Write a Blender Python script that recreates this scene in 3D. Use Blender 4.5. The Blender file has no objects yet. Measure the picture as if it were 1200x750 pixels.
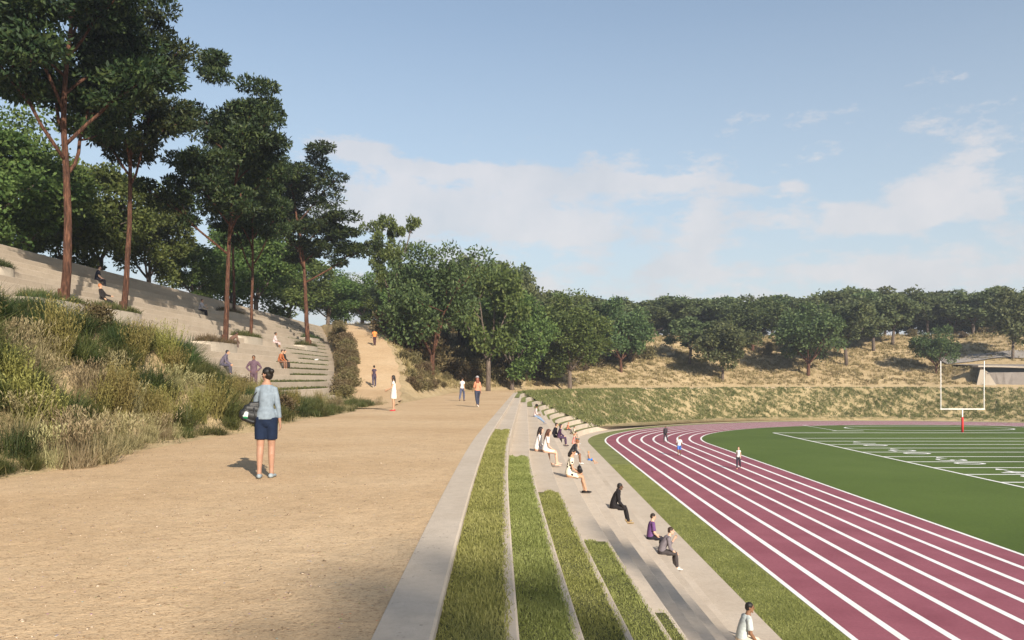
import bpy, math, random
import numpy as np
from mathutils import Vector, Matrix

random.seed(7)
RNG = np.random.default_rng(11)
scene = bpy.context.scene
COL = scene.collection
R = math.radians

# ------------------------------------------------------------------ camera frame (photo measured at 1200 x 750)
CAMZ, FOC, CU, CV = 7.0, 960.0, 616.0, 444.0
def ray(u, v, Y):
    return ((u - CU) / FOC * Y, Y, CAMZ - (v - CV) / FOC * Y)

# ------------------------------------------------------------------ object helpers
def link(o, parent=None):
    COL.objects.link(o)
    if parent is not None:
        o.parent = parent
    return o
def tag(o, label=None, cat=None, group=None, kind=None):
    if label: o['label'] = label
    if cat: o['category'] = cat
    if group: o['group'] = group
    if kind: o['kind'] = kind
    return o
def empty(name, loc=(0, 0, 0), rz=0.0):
    o = bpy.data.objects.new(name, None)
    o.empty_display_size = 0.2
    o.location = loc; o.rotation_euler = (0, 0, rz)
    return link(o)
def obj(name, mesh, mats=None, parent=None, loc=None, rz=None, smooth=False):
    o = bpy.data.objects.new(name, mesh)
    if mats is not None:
        if not isinstance(mats, (list, tuple)): mats = [mats]
        if len(mesh.materials) == 0:
            for m in mats: mesh.materials.append(m)
    if loc is not None: o.location = loc
    if rz is not None: o.rotation_euler = (0, 0, rz)
    if smooth: smoothmesh(mesh)
    return link(o, parent)
def smoothmesh(me):
    me.polygons.foreach_set('use_smooth', np.ones(len(me.polygons), dtype=bool))
def mesh_quads(name, V, F, mi=None):
    """fast mesh from arrays; F is (n,4) or (n,3)"""
    V = np.asarray(V, dtype=np.float32).reshape(-1, 3); F = np.asarray(F, dtype=np.int32)
    k = F.shape[1]
    me = bpy.data.meshes.new(name)
    me.vertices.add(len(V)); me.vertices.foreach_set('co', V.ravel())
    me.loops.add(F.size); me.loops.foreach_set('vertex_index', F.ravel())
    me.polygons.add(len(F)); me.polygons.foreach_set('loop_start', np.arange(0, F.size, k, dtype=np.int32))
    if mi is not None: me.polygons.foreach_set('material_index', np.asarray(mi, dtype=np.int32))
    me.update(calc_edges=True); me.validate()
    return me

class MB:
    """collects simple geometry into one mesh"""
    def __init__(s): s.v = []; s.f = []; s.m = []
    def add(s, V, F, m=0):
        b = len(s.v); s.v += [tuple(p) for p in V]
        s.f += [tuple(b + i for i in f) for f in F]; s.m += [m] * len(F)
    def box(s, c, size, m=0, rz=0.0):
        x, y, z = (k / 2 for k in size); ca, sa = math.cos(rz), math.sin(rz)
        V = []
        for dx, dy, dz in ((-x,-y,-z),(x,-y,-z),(x,y,-z),(-x,y,-z),(-x,-y,z),(x,-y,z),(x,y,z),(-x,y,z)):
            V.append((c[0] + dx*ca - dy*sa, c[1] + dx*sa + dy*ca, c[2] + dz))
        s.add(V, [(0,3,2,1),(4,5,6,7),(0,1,5,4),(1,2,6,5),(2,3,7,6),(3,0,4,7)], m)
    def tube(s, pts, rad, n=8, side=None, cap='round', m=0):
        V, F = tube_geo(pts, rad, n, side, cap); s.add(V, F, m)
    def sheet(s, A, B, m=0):
        V = list(A) + list(B); n = len(A)
        s.add(V, [(i, i+1, n+i+1, n+i) for i in range(n-1)], m)
    def mesh(s, name):
        me = bpy.data.meshes.new(name)
        me.from_pydata(s.v, [], s.f)
        me.polygons.foreach_set('material_index', np.array(s.m, dtype=np.int32))
        me.update(); return me
    def build(s, name, mats, parent=None, smooth=False, **k):
        return obj(name, s.mesh(name), mats, parent, smooth=smooth, **k)

def tube_geo(pts, rad, n=8, side=None, cap='round'):
    pts = [Vector(p) for p in pts]
    rad = [(r, r) if not isinstance(r, (tuple, list)) else tuple(r) for r in rad]
    if cap == 'round':
        t0 = (pts[0] - pts[1]).normalized(); t1 = (pts[-1] - pts[-2]).normalized()
        a, b = rad[0], rad[-1]; ra, rb = min(a), min(b)
        P = [pts[0] + t0*ra*.97, pts[0] + t0*ra*.7] + pts + [pts[-1] + t1*rb*.7, pts[-1] + t1*rb*.97]
        Q = [(a[0]*.22, a[1]*.22), (a[0]*.72, a[1]*.72)] + rad + [(b[0]*.72, b[1]*.72), (b[0]*.22, b[1]*.22)]
    else: P, Q = pts, rad
    V, F = [], []
    N = len(P); prev = None
    for i in range(N):
        t = (P[min(i+1, N-1)] - P[max(i-1, 0)]).normalized()
        sd = Vector(side) if side is not None else (prev if prev is not None else (Vector((1,0,0)) if abs(t.x) < .8 else Vector((0,1,0))))
        s_ = sd - t*sd.dot(t)
        if s_.length < 1e-3: s_ = t.orthogonal()
        s_.normalize(); nn = t.cross(s_); prev = s_
        for k in range(n):
            a = 2*math.pi*k/n
            V.append(P[i] + s_*(Q[i][0]*math.cos(a)) + nn*(Q[i][1]*math.sin(a)))
    for i in range(N-1):
        for k in range(n):
            k2 = (k+1) % n
            F.append((i*n+k, i*n+k2, (i+1)*n+k2, (i+1)*n+k))
    F.append(tuple(range(n-1, -1, -1))); F.append(tuple((N-1)*n + k for k in range(n)))
    return V, F

# ------------------------------------------------------------------ materials
class NT:
    def __init__(s, mat):
        s.t = mat.node_tree; s.n = s.t.nodes; s.l = s.t.links
    def new(s, typ, **k):
        nd = s.n.new(typ)
        for a, b in k.items():
            if a in nd.inputs: nd.inputs[a].default_value = b
            else: setattr(nd, a, b)
        return nd
    def noise(s, vec, scale, detail=3, rough=.55):
        nd = s.n.new('ShaderNodeTexNoise'); nd.inputs['Scale'].default_value = scale
        nd.inputs['Detail'].default_value = detail; nd.inputs['Roughness'].default_value = rough
        if vec: s.l.new(vec, nd.inputs['Vector'])
        return nd.outputs['Fac']
    def ramp(s, fac, stops):
        nd = s.n.new('ShaderNodeValToRGB'); e = nd.color_ramp.elements
        while len(e) < len(stops): e.new(.5)
        for q, (p, c) in zip(e, stops):
            q.position = p; q.color = (c, c, c, 1) if not isinstance(c, (tuple, list)) else tuple(c[:3]) + (1,)
        s.l.new(fac, nd.inputs[0]); return nd.outputs[0]
    def mix(s, fac, a, b, mode='MIX'):
        nd = s.n.new('ShaderNodeMix'); nd.data_type = 'RGBA'; nd.blend_type = mode
        for val, sock in ((fac, nd.inputs[0]), (a, nd.inputs[6]), (b, nd.inputs[7])):
            if hasattr(val, 'links'): s.l.new(val, sock)
            elif isinstance(val, (tuple, list)): sock.default_value = tuple(val[:3]) + (1,)
            else: sock.default_value = val
        return nd.outputs[2]
    def math(s, op, a, b=0.0, c=None):
        nd = s.n.new('ShaderNodeMath'); nd.operation = op
        for k, val in enumerate((a, b) if c is None else (a, b, c)):
            if hasattr(val, 'links'): s.l.new(val, nd.inputs[k])
            else: nd.inputs[k].default_value = val
        return nd.outputs[0]
    def bump(s, h, strength, dist):
        nd = s.n.new('ShaderNodeBump'); nd.inputs['Strength'].default_value = strength
        nd.inputs['Distance'].default_value = dist; s.l.new(h, nd.inputs['Height']); return nd.outputs[0]

def newmat(name):
    m = bpy.data.materials.new(name); m.use_nodes = True
    t = NT(m); b = t.n['Principled BSDF']; b.inputs['Roughness'].default_value = .9
    b.inputs['Specular IOR Level'].default_value = .25
    return m, t, b
def coord(t, kind='Object'):
    return t.n.new('ShaderNodeTexCoord').outputs[kind]
def mat_noise(name, stops, scale, detail=4, rough=.9, bump=0, bscale=40, bdist=.02, fine=None):
    m, t, b = newmat(name); c = coord(t)
    col = t.ramp(t.noise(c, scale, detail), stops)
    if fine:
        col = t.mix(fine[1], col, t.ramp(t.noise(c, fine[0], 3), [(.3, .25), (.7, 1.0)]), 'MULTIPLY')
    t.l.new(col, b.inputs['Base Color']); b.inputs['Roughness'].default_value = rough
    if bump: t.l.new(t.bump(t.noise(c, bscale, 4), bump, bdist), b.inputs['Normal'])
    return m
def mat_plain(name, col, rough=.6, metal=0.0):
    m, t, b = newmat(name); c = coord(t)
    k = t.ramp(t.noise(c, 9, 4), [(.25, tuple(x*.86 for x in col)), (.75, tuple(min(1, x*1.08) for x in col))])
    t.l.new(k, b.inputs['Base Color']); b.inputs['Roughness'].default_value = rough; b.inputs['Metallic'].default_value = metal
    return m
def mat_leaf(name, dark, mid, light, scale=.9, trans=.3, vary=.25, gloss=.45):
    """foliage: colour varies leaf to leaf, spray to spray and plant to plant"""
    m, t, b = newmat(name); c = coord(t)
    oi = t.n.new('ShaderNodeObjectInfo')
    geo = t.n.new('ShaderNodeNewGeometry')
    f = t.math('ADD', t.math('MULTIPLY', t.noise(c, scale, 3), .65), t.math('MULTIPLY', geo.outputs['Random Per Island'], .35))
    col = t.ramp(f, [(.28, dark), (.5, mid), (.74, light)])
    hv = t.n.new('ShaderNodeHueSaturation')
    t.l.new(col, hv.inputs['Color'])
    t.l.new(t.math('MULTIPLY_ADD', oi.outputs['Random'], vary*1.4, 1 - vary*.7), hv.inputs['Value'])
    t.l.new(t.math('MULTIPLY_ADD', oi.outputs['Random'], .05, .475), hv.inputs['Hue'])
    b.inputs['Roughness'].default_value = gloss + .15
    t.l.new(hv.outputs[0], b.inputs['Base Color'])
    tr = t.n.new('ShaderNodeBsdfTranslucent'); t.l.new(hv.outputs[0], tr.inputs['Color'])
    mx = t.n.new('ShaderNodeMixShader'); mx.inputs[0].default_value = trans
    t.l.new(b.outputs[0], mx.inputs[1]); t.l.new(tr.outputs[0], mx.inputs[2])
    t.l.new(mx.outputs[0], t.n['Material Output'].inputs['Surface'])
    return m

def make_sand():
    m, t, b = newmat('sand'); c = coord(t)
    col = t.ramp(t.noise(c, .22, 5, .6), [(.3, (.535, .372, .212)), (.5, (.60, .430, .256)), (.72, (.655, .488, .305))])
    col = t.mix(.5, col, t.ramp(t.noise(c, 3.2, 5, .7), [(.3, .62), (.65, 1.0)]), 'MULTIPLY')
    fine = t.noise(c, 46, 3, .7)
    col = t.mix(.8, col, t.ramp(fine, [(.30, (.30, .22, .16)), (.43, (.86, .84, .82)), (.7, (1, 1, 1))]), 'MULTIPLY')
    col = t.mix(.7, col, t.ramp(t.noise(c, 19, 4, .75), [(.33, (.45, .36, .28)), (.43, (.95, .94, .92)), (.68, (1, 1, 1))]), 'MULTIPLY')
    peb = t.n.new('ShaderNodeTexVoronoi'); peb.inputs['Scale'].default_value = 20; t.l.new(c, peb.inputs['Vector'])
    pm = t.ramp(peb.outputs['Distance'], [(.10, 1.0), (.20, 0.0)])
    sel = t.math('MULTIPLY', pm, t.ramp(t.noise(c, 9, 2), [(.52, 0.0), (.62, 1.0)]))
    col = t.mix(t.math('MULTIPLY', sel, .75), col, t.mix(.5, peb.outputs['Color'], (.22, .15, .09)))
    t.l.new(col, b.inputs['Base Color'])
    h = t.math('ADD', t.math('MULTIPLY', fine, .5), t.math('ADD', t.math('MULTIPLY', t.noise(c, 6, 5, .7), 1.6), t.math('MULTIPLY', sel, .4)))
    t.l.new(t.bump(h, .55, .03), b.inputs['Normal'])
    return m
def make_concrete(name, c0, c1, c2):
    m, t, b = newmat(name); c = coord(t)
    col = t.ramp(t.noise(c, .55, 6, .65), [(.28, c0), (.5, c1), (.74, c2)])
    col = t.mix(.45, col, t.ramp(t.noise(c, 7, 5, .7), [(.3, .72), (.62, 1.0)]), 'MULTIPLY')
    st = t.n.new('ShaderNodeMapping'); st.inputs['Scale'].default_value = (7, .5, .6); t.l.new(c, st.inputs[0])
    col = t.mix(.06, col, t.ramp(t.noise(st.outputs[0], 1.0, 4, .6), [(.34, .7), (.6, 1.0)]), 'MULTIPLY')
    oi = t.n.new('ShaderNodeObjectInfo'); rv = t.math('MULTIPLY_ADD', oi.outputs['Random'], .16, .86); cc = t.n.new('ShaderNodeCombineXYZ')
    for q in range(3): t.l.new(rv, cc.inputs[q])
    col = t.mix(1.0, col, cc.outputs[0], 'MULTIPLY')
    pv = t.n.new('ShaderNodeTexVoronoi'); pv.inputs['Scale'].default_value = 13; t.l.new(c, pv.inputs['Vector'])
    pore = t.math('MULTIPLY', t.ramp(pv.outputs['Distance'], [(.10, 1.0), (.17, 0.0)]), t.ramp(t.noise(c, 1.7, 4), [(.53, 0.0), (.62, 1.0)]))
    col = t.mix(t.math('MULTIPLY', pore, .7), col, (.10, .08, .065))
    t.l.new(col, b.inputs['Base Color'])
    h = t.math('SUBTRACT', t.math('ADD', t.noise(c, 30, 4, .7), t.math('MULTIPLY', t.noise(c, 4, 3), .8)), t.math('MULTIPLY', pore, 1.5))
    t.l.new(t.bump(h, .3, .02), b.inputs['Normal'])
    return m
def make_track():
    m, t, b = newmat('track_rubber'); c = coord(t)
    col = t.ramp(t.noise(c, .35, 5, .6), [(.3, (.22, .062, .084)), (.7, (.305, .098, .128))])
    col = t.mix(.55, col, t.ramp(t.noise(c, 9, 4, .75), [(.3, .66), (.65, 1.0)]), 'MULTIPLY')
    t.l.new(col, b.inputs['Base Color']); b.inputs['Roughness'].default_value = .85
    t.l.new(t.bump(t.noise(c, 70, 3), .3, .01), b.inputs['Normal'])
    return m
def make_turf(name, a, bcol, cc, sc):
    m, t, b = newmat(name); c = coord(t)
    col = t.ramp(t.noise(c, sc, 6, .65), [(.3, a), (.5, bcol), (.72, cc)])
    col = t.mix(.55, col, t.ramp(t.noise(c, 5, 5, .75), [(.32, .55), (.62, 1.0)]), 'MULTIPLY')
    col = t.mix(.45, col, t.ramp(t.noise(c, 38, 3, .7), [(.35, .45), (.6, 1.0)]), 'MULTIPLY')
    t.l.new(col, b.inputs['Base Color']); b.inputs['Roughness'].default_value = .95
    t.l.new(t.bump(t.noise(c, 30, 4, .7), .4, .03), b.inputs['Normal'])
    return m
def make_ground():
    m, t, b = newmat('dry_soil'); c = coord(t)
    col = t.ramp(t.noise(c, .09, 5, .65), [(.3, (.38, .285, .155)), (.5, (.48, .365, .21)), (.72, (.55, .425, .25))])
    col = t.mix(.6, col, t.ramp(t.noise(c, 1.3, 5, .7), [(.32, (.50, .46, .36)), (.62, (1, 1, 1))]), 'MULTIPLY')
    col = t.mix(.5, col, t.ramp(t.noise(c, 14, 4, .7), [(.35, .5), (.62, 1.0)]), 'MULTIPLY')
    t.l.new(col, b.inputs['Base Color'])
    t.l.new(t.bump(t.noise(c, 5, 6, .7), .6, .12), b.inputs['Normal'])
    return m
def make_bark(name, a, bb, cc):
    m, t, b = newmat(name); c = coord(t)
    mp = t.n.new('ShaderNodeMapping'); mp.inputs['Scale'].default_value = (7, 7, 1.1); t.l.new(c, mp.inputs[0])
    n = t.noise(mp.outputs[0], 1.6, 6, .7)
    col = t.ramp(n, [(.32, a), (.52, bb), (.72, cc)])
    col = t.mix(.5, col, t.ramp(t.noise(c, .8, 3), [(.3, .6), (.7, 1.0)]), 'MULTIPLY')
    t.l.new(col, b.inputs['Base Color']); b.inputs['Roughness'].default_value = .95
    t.l.new(t.bump(n, 1.0, .12), b.inputs['Normal'])
    return m

SAND = make_sand()
CONC = make_concrete('concrete', (.46, .38, .295), (.515, .435, .345), (.56, .48, .39))
CONC2 = make_concrete('hill_concrete', (.40, .33, .25), (.445, .37, .285), (.485, .408, .318))
PALEC = make_concrete('pale_concrete', (.40, .345, .27), (.46, .40, .32), (.51, .45, .365))
GREYC = make_concrete('grey_concrete', (.20, .18, .165), (.25, .225, .205), (.29, .265, .245))
TRACK = make_track()
FIELD = make_turf('field_turf', (.060, .100, .011), (.084, .132, .016), (.108, .160, .026), .05)
VERGE = make_turf('verge_turf', (.125, .140, .038), (.19, .205, .06), (.25, .26, .095), .5)
BEDSOIL = make_turf('bed_soil', (.050, .055, .020), (.075, .08, .03), (.10, .10, .04), 1.2)
GROUND = make_ground()
LINE = mat_noise('line_paint', [(.3, (.70, .68, .66)), (.7, (.80, .79, .78))], 2.0, rough=.8)
BARK = make_bark('red_bark', (.022, .011, .008), (.095, .044, .027), (.26, .125, .075))
GREYBARK = make_bark('grey_bark', (.05, .038, .03), (.13, .10, .08), (.22, .17, .135))
L_DARK = mat_leaf('tall_tree_leaf', (.009, .020, .007), (.022, .041, .013), (.068, .088, .025), 1.1, .25)
L_OAK = mat_leaf('oak_leaf', (.036, .060, .022), (.074, .110, .038), (.135, .172, .062), .9, .38)
L_GREEN = mat_leaf('broad_leaf', (.046, .076, .020), (.096, .138, .036), (.165, .205, .06), .8, .42)
L_BLUE = mat_leaf('olive_leaf', (.058, .082, .034), (.112, .142, .058), (.185, .21, .09), .8, .40)
G_GREEN = mat_leaf('bank_grass', (.032, .043, .012), (.072, .083, .024), (.15, .145, .048), 2.5, .3, .3)
G_DEEP = mat_leaf('deep_grass', (.018, .032, .010), (.040, .060, .018), (.08, .10, .03), 2.5, .25, .3)
G_YEL = mat_leaf('yellow_shrub', (.12, .108, .03), (.205, .185, .055), (.30, .27, .095), 3, .3, .2)
G_STRAW = mat_leaf('straw_grass', (.17, .145, .07), (.29, .245, .125), (.42, .37, .215), 3, .3, .2)
G_BROWN = mat_leaf('brown_shrub', (.065, .048, .022), (.115, .09, .042), (.19, .15, .075), 2, .2, .25)
G_LAWN = mat_leaf('lawn_blade', (.17, .18, .05), (.255, .26, .078), (.35, .345, .125), .8, .35, 0)
G_HILL = mat_leaf('hill_tuft', (.15, .125, .050), (.24, .195, .088), (.34, .275, .14), .25, .2, 0)
G_SLOPE = mat_leaf('slope_plant', (.11, .118, .036), (.175, .175, .060), (.26, .24, .105), .5, .3, 0)

# ------------------------------------------------------------------ site geometry: an oval bowl
AX, AY0, AY1 = 56.3, 4.0, 88.5                 # axis of the running track
Z_PATH = 5.45
D_BOT, D_TOP, D_CURB, D_PATH = 49.45, 57.64, 57.28, 64.6
def dist(x, y):
    x = np.asarray(x, float); y = np.asarray(y, float)
    yy = np.clip(y, AY0, AY1)
    return np.hypot(x - AX, y - yy)
RY = [0, 46, 55, 63, 73, 84.5, 95, 105, 115, 140, 400]
RX = [-9.2, -9.2, -10.2, -11.5, -13.2, -15.8, -18.8, -22, -26, -37, -150]
RZ = [5.45, 5.45, 5.62, 6.25, 8.1, 10.2, 12.1, 13.9, 14.7, 14.9, 14.9]
XEY = [-100, 44, 55, 61.7, 78, 102, 126, 200, 400]
XEX = [-9, -10.9, -12.6, -14.4, -18.1, -24.6, -31.7, -54, -150]
RHW = 1.85
def smooth(t):
    t = np.clip(t, 0, 1); return t*t*(3-2*t)
def seat_plane(x):
    return np.clip(5.45 + .527*(-12.8 - x), 5.41, 14.5)
def H(x, y):
    x = np.asarray(x, float); y = np.asarray(y, float)
    d = dist(x, y)
    far = 5.41 + .33*np.clip(d - D_PATH, 0, 34) - .06*np.clip(d - 130, 0, 100)
    far = far + smooth((d-66)/4)*(.35*np.sin(x*.21+1.3)*np.sin(y*.17) + .18*np.sin(x*.63)*np.sin(y*.55+2))
    pad = smooth((x - 79.5)/4.5)*smooth((d - 68.2)/1.5)*(y > 110)*(x < 135)
    far = far + pad*np.maximum(9.2 - far, 0)
    # left side
    S = seat_plane(x)
    Xe = np.interp(y, XEY, XEX); Xc = np.interp(y, RY, RX); Rz = np.interp(y, RY, RZ) - .04
    Xl = Xc - RHW - .5; Xr = Xc + RHW + .5
    SX = seat_plane(Xe)
    k = np.clip((x - Xe)/np.maximum(Xl - Xe, .05), 0, 1)
    mid = SX - .3 + (Rz - SX + .3)*k
    xedge = AX - np.sqrt(np.maximum(D_PATH**2 - np.clip(y - AY1, 0, 60)**2, 100))
    w = np.clip(xedge - Xr, .6, 9)
    q = 1 - smooth((x - Xr)/w)
    dr = dist(Xr, y); farR = 5.41 + .33*np.clip(dr - D_PATH, 0, 34)
    right = far + (Rz - farR)*q
    leftz = np.where(x < Xe, S - .55, np.where(x < Xl, mid, np.where(x < Xr, Rz, right)))
    # planted mound beside the path
    crest = np.interp(y, [-30, 19, 26, 31, 36, 46, 52], [3.4, 3.3, 2.7, 1.55, .75, .12, 0])
    foot = -8.45 + .35*np.sin(y*.55) + .2*np.sin(y*1.3 + 1)
    up = smooth((foot - x)/3.9)
    mound = 5.41 + crest*np.where(x > -12.2, up, 1.0) - np.where(x < -12.2, .25*(-12.2 - x), 0) + .07*np.sin(x*2.1)*np.sin(y*1.7)*up
    near = np.maximum(np.where(x < -12.9, S - .55, 5.41), np.where(y < 52, mound, 5.41))
    t = smooth((y - 44)/8)
    leftz = near*(1 - t) + np.where(y < 44, near, leftz)*t
    leftside = (x < 0) & (y < 220)
    z = np.where(leftside & (q*(x > Xr) + (x <= Xr) > .001), leftz, far)
    z = np.where(d < D_PATH - .15, 5.41, z)
    z = np.where(d < D_CURB - .2, -.6, z)
    z = np.where(d < D_BOT, -.10, z)
    return z
def h1(x, y): return float(H(x, y))
def hit(u, v, y0=8, y1=240):
    """where the ray through a photo pixel meets the terrain"""
    Y = np.linspace(y0, y1, 6000)
    x = (u - CU)/FOC*Y; z = CAMZ - (v - CV)/FOC*Y
    g = H(x, Y) - z
    i = np.argmax(g > 0)
    if g[i] <= 0: i = len(Y) - 1
    return float(x[i]), float(Y[i])

def warp(x, y, d):
    k = .42*np.clip((23 - y)/18, 0, 1.6)**1.5
    return x + k*np.clip((64 - d)/4, 0, 1)*np.clip((d - 49)/.5 + 1, 0, 1)*(y > -14)
def oval(d, y_from=-14.0, n_curve=90, end=math.pi*1.25):
    """points at distance d from the axis: near straight (left), far curve, right straight"""
    P = []
    for y in np.concatenate([np.arange(y_from, 30, 1.5), np.arange(30, AY1, 4.0)]):
        P.append((float(warp(AX - d, y, d)), float(y)))
    for a in np.linspace(0, end, n_curve):
        if a <= math.pi:
            P.append((AX - d*math.cos(a), AY1 + d*math.sin(a)))
    if end > math.pi:
        P.append((AX + d, 0.0))
    return P
def ring(d, n=72):
    P = []
    for a in np.linspace(0, math.pi, n): P.append((AX - d*math.cos(a), AY1 + d*math.sin(a)))
    for a in np.linspace(math.pi, 2*math.pi, n): P.append((AX - d*math.cos(a), AY0 + d*math.sin(a)))
    P.append(P[0]); return P
def ring_sheet(name, d0, d1, z, mat, parent=None):
    b = MB(); A = ring(d0); B = ring(d1)
    b.sheet([(x, y, z) for x, y in A], [(x, y, z) for x, y in B])
    return b.build(name, mat, parent)

# ground sheet
gx = np.concatenate([[-1500, -700, -350, -200, -140, -110, -90, -75], np.arange(-65, 2, .5), np.arange(2, 8, 1.0), np.arange(8, 170, 3.0), [190, 230, 320, 500, 900, 1500]])
gy = np.concatenate([[-1200, -600, -250, -120, -80, -60], np.arange(-45, 0, 3.0), np.arange(0, 132, .75), np.arange(132, 215, 1.5), [220, 235, 260, 320, 450, 700, 1200, 2000]])
GX, GY = np.meshgrid(gx, gy); GZ = H(GX, GY)
nx, ny = len(gx), len(gy)
ii = np.arange(nx*ny).reshape(ny, nx)
gm = mesh_quads('ground', np.stack([GX, GY, GZ], -1), np.stack([ii[:-1,:-1], ii[:-1,1:], ii[1:,1:], ii[1:,:-1]], -1).reshape(-1, 4))
smoothmesh(gm)
tag(obj('ground', gm, GROUND), kind='structure')

# sports field: verge, track, infield and paint
tag(ring_sheet('verge', 36.6, D_BOT + .6, -.004, VERGE), kind='structure')
tag(ring_sheet('running_track', 36.5, 47.5, 0.0, TRACK), kind='structure')
b = MB(); A = ring(36.55)[:-1]; b.add([(x, y, -.002) for x, y in A], [tuple(range(len(A)-1, -1, -1))])
tag(b.build('field', FIELD), kind='structure')
b = MB()
for i in range(9):
    dd = 36.5 + i*11.0/8
    A = ring(dd - .12 + .06*(i == 0)); B = ring(dd + .12 - .06*(i == 8))
    b.sheet([(x, y, .004) for x, y in A], [(x, y, .004) for x, y in B])
tag(b.build('track_line', LINE), kind='structure')
b = MB()
def hline(x0, x1, y, w=.34): b.add([(x0, y-w/2, .004), (x1, y-w/2, .004), (x1, y+w/2, .004), (x0, y+w/2, .004)], [(0,1,2,3)])
def vline(x, y0, y1, w=.13, z=.008): b.add([(x-w/2, y0, z), (x+w/2, y0, z), (x+w/2, y1, z), (x-w/2, y1, z)], [(0,1,2,3)])
FX0, FX1, YE = 32.1, 80.9, 106.3
hline(FX0, FX1, YE, .45)
YG = YE - 9.7
for k in range(0, 20): hline(FX0, FX1, YG - 4.572*k)
vline(FX0, YG - 4.572*20 - 9, YE, .26); vline(FX1, YG - 4.572*20 - 9, YE, .2)
vline(41.9, 110.3, 124.0, .16); hline(41.9, 72, 124.0, .2); vline(72, 110.3, 124, .16)
hline(41.3, 45.5, 110.3, .5)
rr = []; r2 = []
for a in np.linspace(0, 2*math.pi, 80):
    cx, sy = math.cos(a), math.sin(a)
    fx = math.copysign(abs(cx)**.8, cx); fy = math.copysign(abs(sy)**.8, sy)
    rr.append((57 + 11.6*fx, 116 + 5.2*fy, .012)); r2.append((57 + 11.35*fx, 116 + 4.85*fy, .012))
b.sheet(rr, r2)
tag(b.build('field_line', LINE), kind='structure')

def text_mesh(txt, size, loc, rz, name, extr=0.0):
    cu = bpy.data.curves.new(name, 'FONT'); cu.body = txt; cu.size = size; cu.align_x = 'CENTER'; cu.align_y = 'CENTER'
    cu.extrude = extr
    o = bpy.data.objects.new(name, cu); COL.objects.link(o)
    dg = bpy.context.evaluated_depsgraph_get(); dg.update()
    me = bpy.data.meshes.new_from_object(o.evaluated_get(dg)); bpy.data.objects.remove(o)
    me.name = name
    me.transform(Matrix.Translation(loc) @ Matrix.Rotation(rz, 4, 'Z'))
    return me
words = ['1 0', '2 0', '3 0', '4 0', '5 0', '4 0', '3 0', '2 0', '1 0']
for k, w_ in enumerate(words):
    yk = YG - 9.144*(k + 1)
    if yk < 30: break
    me = text_mesh(w_, 3.6, (FX0 + 4.5, yk, .016), -math.pi/2, 'yard_number')
    # triangle pointing to the nearer goal
    o = obj('yard_number', me, LINE); tag(o, kind='structure')
    if k < 4:
        bb = MB(); bb.add([(FX0 + 4.0, yk + 2.9, .016), (FX0 + 5.0, yk + 2.9, .016), (FX0 + 4.5, yk + 3.8, .016)], [(0,1,2)])
        tag(bb.build('yard_arrow', LINE), kind='structure')

# ------------------------------------------------------------------ terraces on the bowl
# (front edge distance offset X at the straight, level)  depth below the eye: photo measured
ROWX = [-.45, .12, .78, 1.52, 2.08, 2.68, 3.33, 3.98, 4.66, 5.34]
ROWD = [1.66, 2.12, 2.62, 3.15, 3.66, 4.18, 4.72, 5.26, 5.82, 6.38]
def row_front_d(k): return AX - ROWX[k]
def row_z(k): return CAMZ - ROWD[k]
def strip_pts(d, y_from=-14.0): return oval(d, y_from, 100, math.pi)
terr = empty('terraced_seating', (0, 0, 0))
tag(terr, 'stepped pale concrete seating curving round the running track below the sand path', 'seating')
def step_block(name, d_back, d_front, z, zlow, mat, parent):
    b = MB(); ch = .018
    prof = [(d_back, zlow), (d_back, z), (d_front + ch, z), (d_front, z - ch), (d_front, zlow)]
    L = [[(x, y, zz) for x, y in strip_pts(dd)] for dd, zz in prof]
    for i in range(len(L) - 1): b.sheet(L[i], L[i+1])
    return b.build(name, mat, parent)
step_block('curb', D_TOP, D_CURB, Z_PATH + .008, 4.9, CONC, terr)
for k in range(len(ROWX)):
    back = D_CURB if k == 0 else row_front_d(k-1)
    zl = (row_z(k+1) if k + 1 < len(ROWX) else 0) - .06
    step_block('step', back, row_front_d(k), row_z(k), zl, CONC, terr)
b = MB()
A = strip_pts(row_front_d(len(ROWX)-1)); B = strip_pts(D_BOT); C_ = strip_pts(D_BOT)
b.sheet([(x, y, .03) for x, y in A], [(x, y, .03) for x, y in B]); b.sheet([(x, y, .03) for x, y in B], [(x, y, -.1) for x, y in C_])
b.build('apron', CONC, terr)

# sand path round the top, and the ramp
b = MB()
ds = [D_TOP + .0, 59.5, 61.5, 63.5, D_PATH + 1.0]
L = [[(x, y, Z_PATH + (0.0 if i < 4 else -.06)) for x, y in oval(d, -14, 100, math.pi)] for i, d in enumerate(ds)]
for i in range(len(L)-1): b.sheet(L[i], L[i+1])
tag(b.build('path', SAND), kind='structure')
b = MB(); A, B = [], []
for y in np.arange(43, 140, 1.5):
    xc, z = float(np.interp(y, RY, RX)), float(np.interp(y, RY, RZ)) + .012
    A.append((xc - RHW - .1*math.sin(y), y, z)); B.append((xc + RHW + .1*math.sin(y*1.3), y, z))
b.sheet(A, B)
tag(b.build('ramp_path', SAND), kind='structure')

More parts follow.
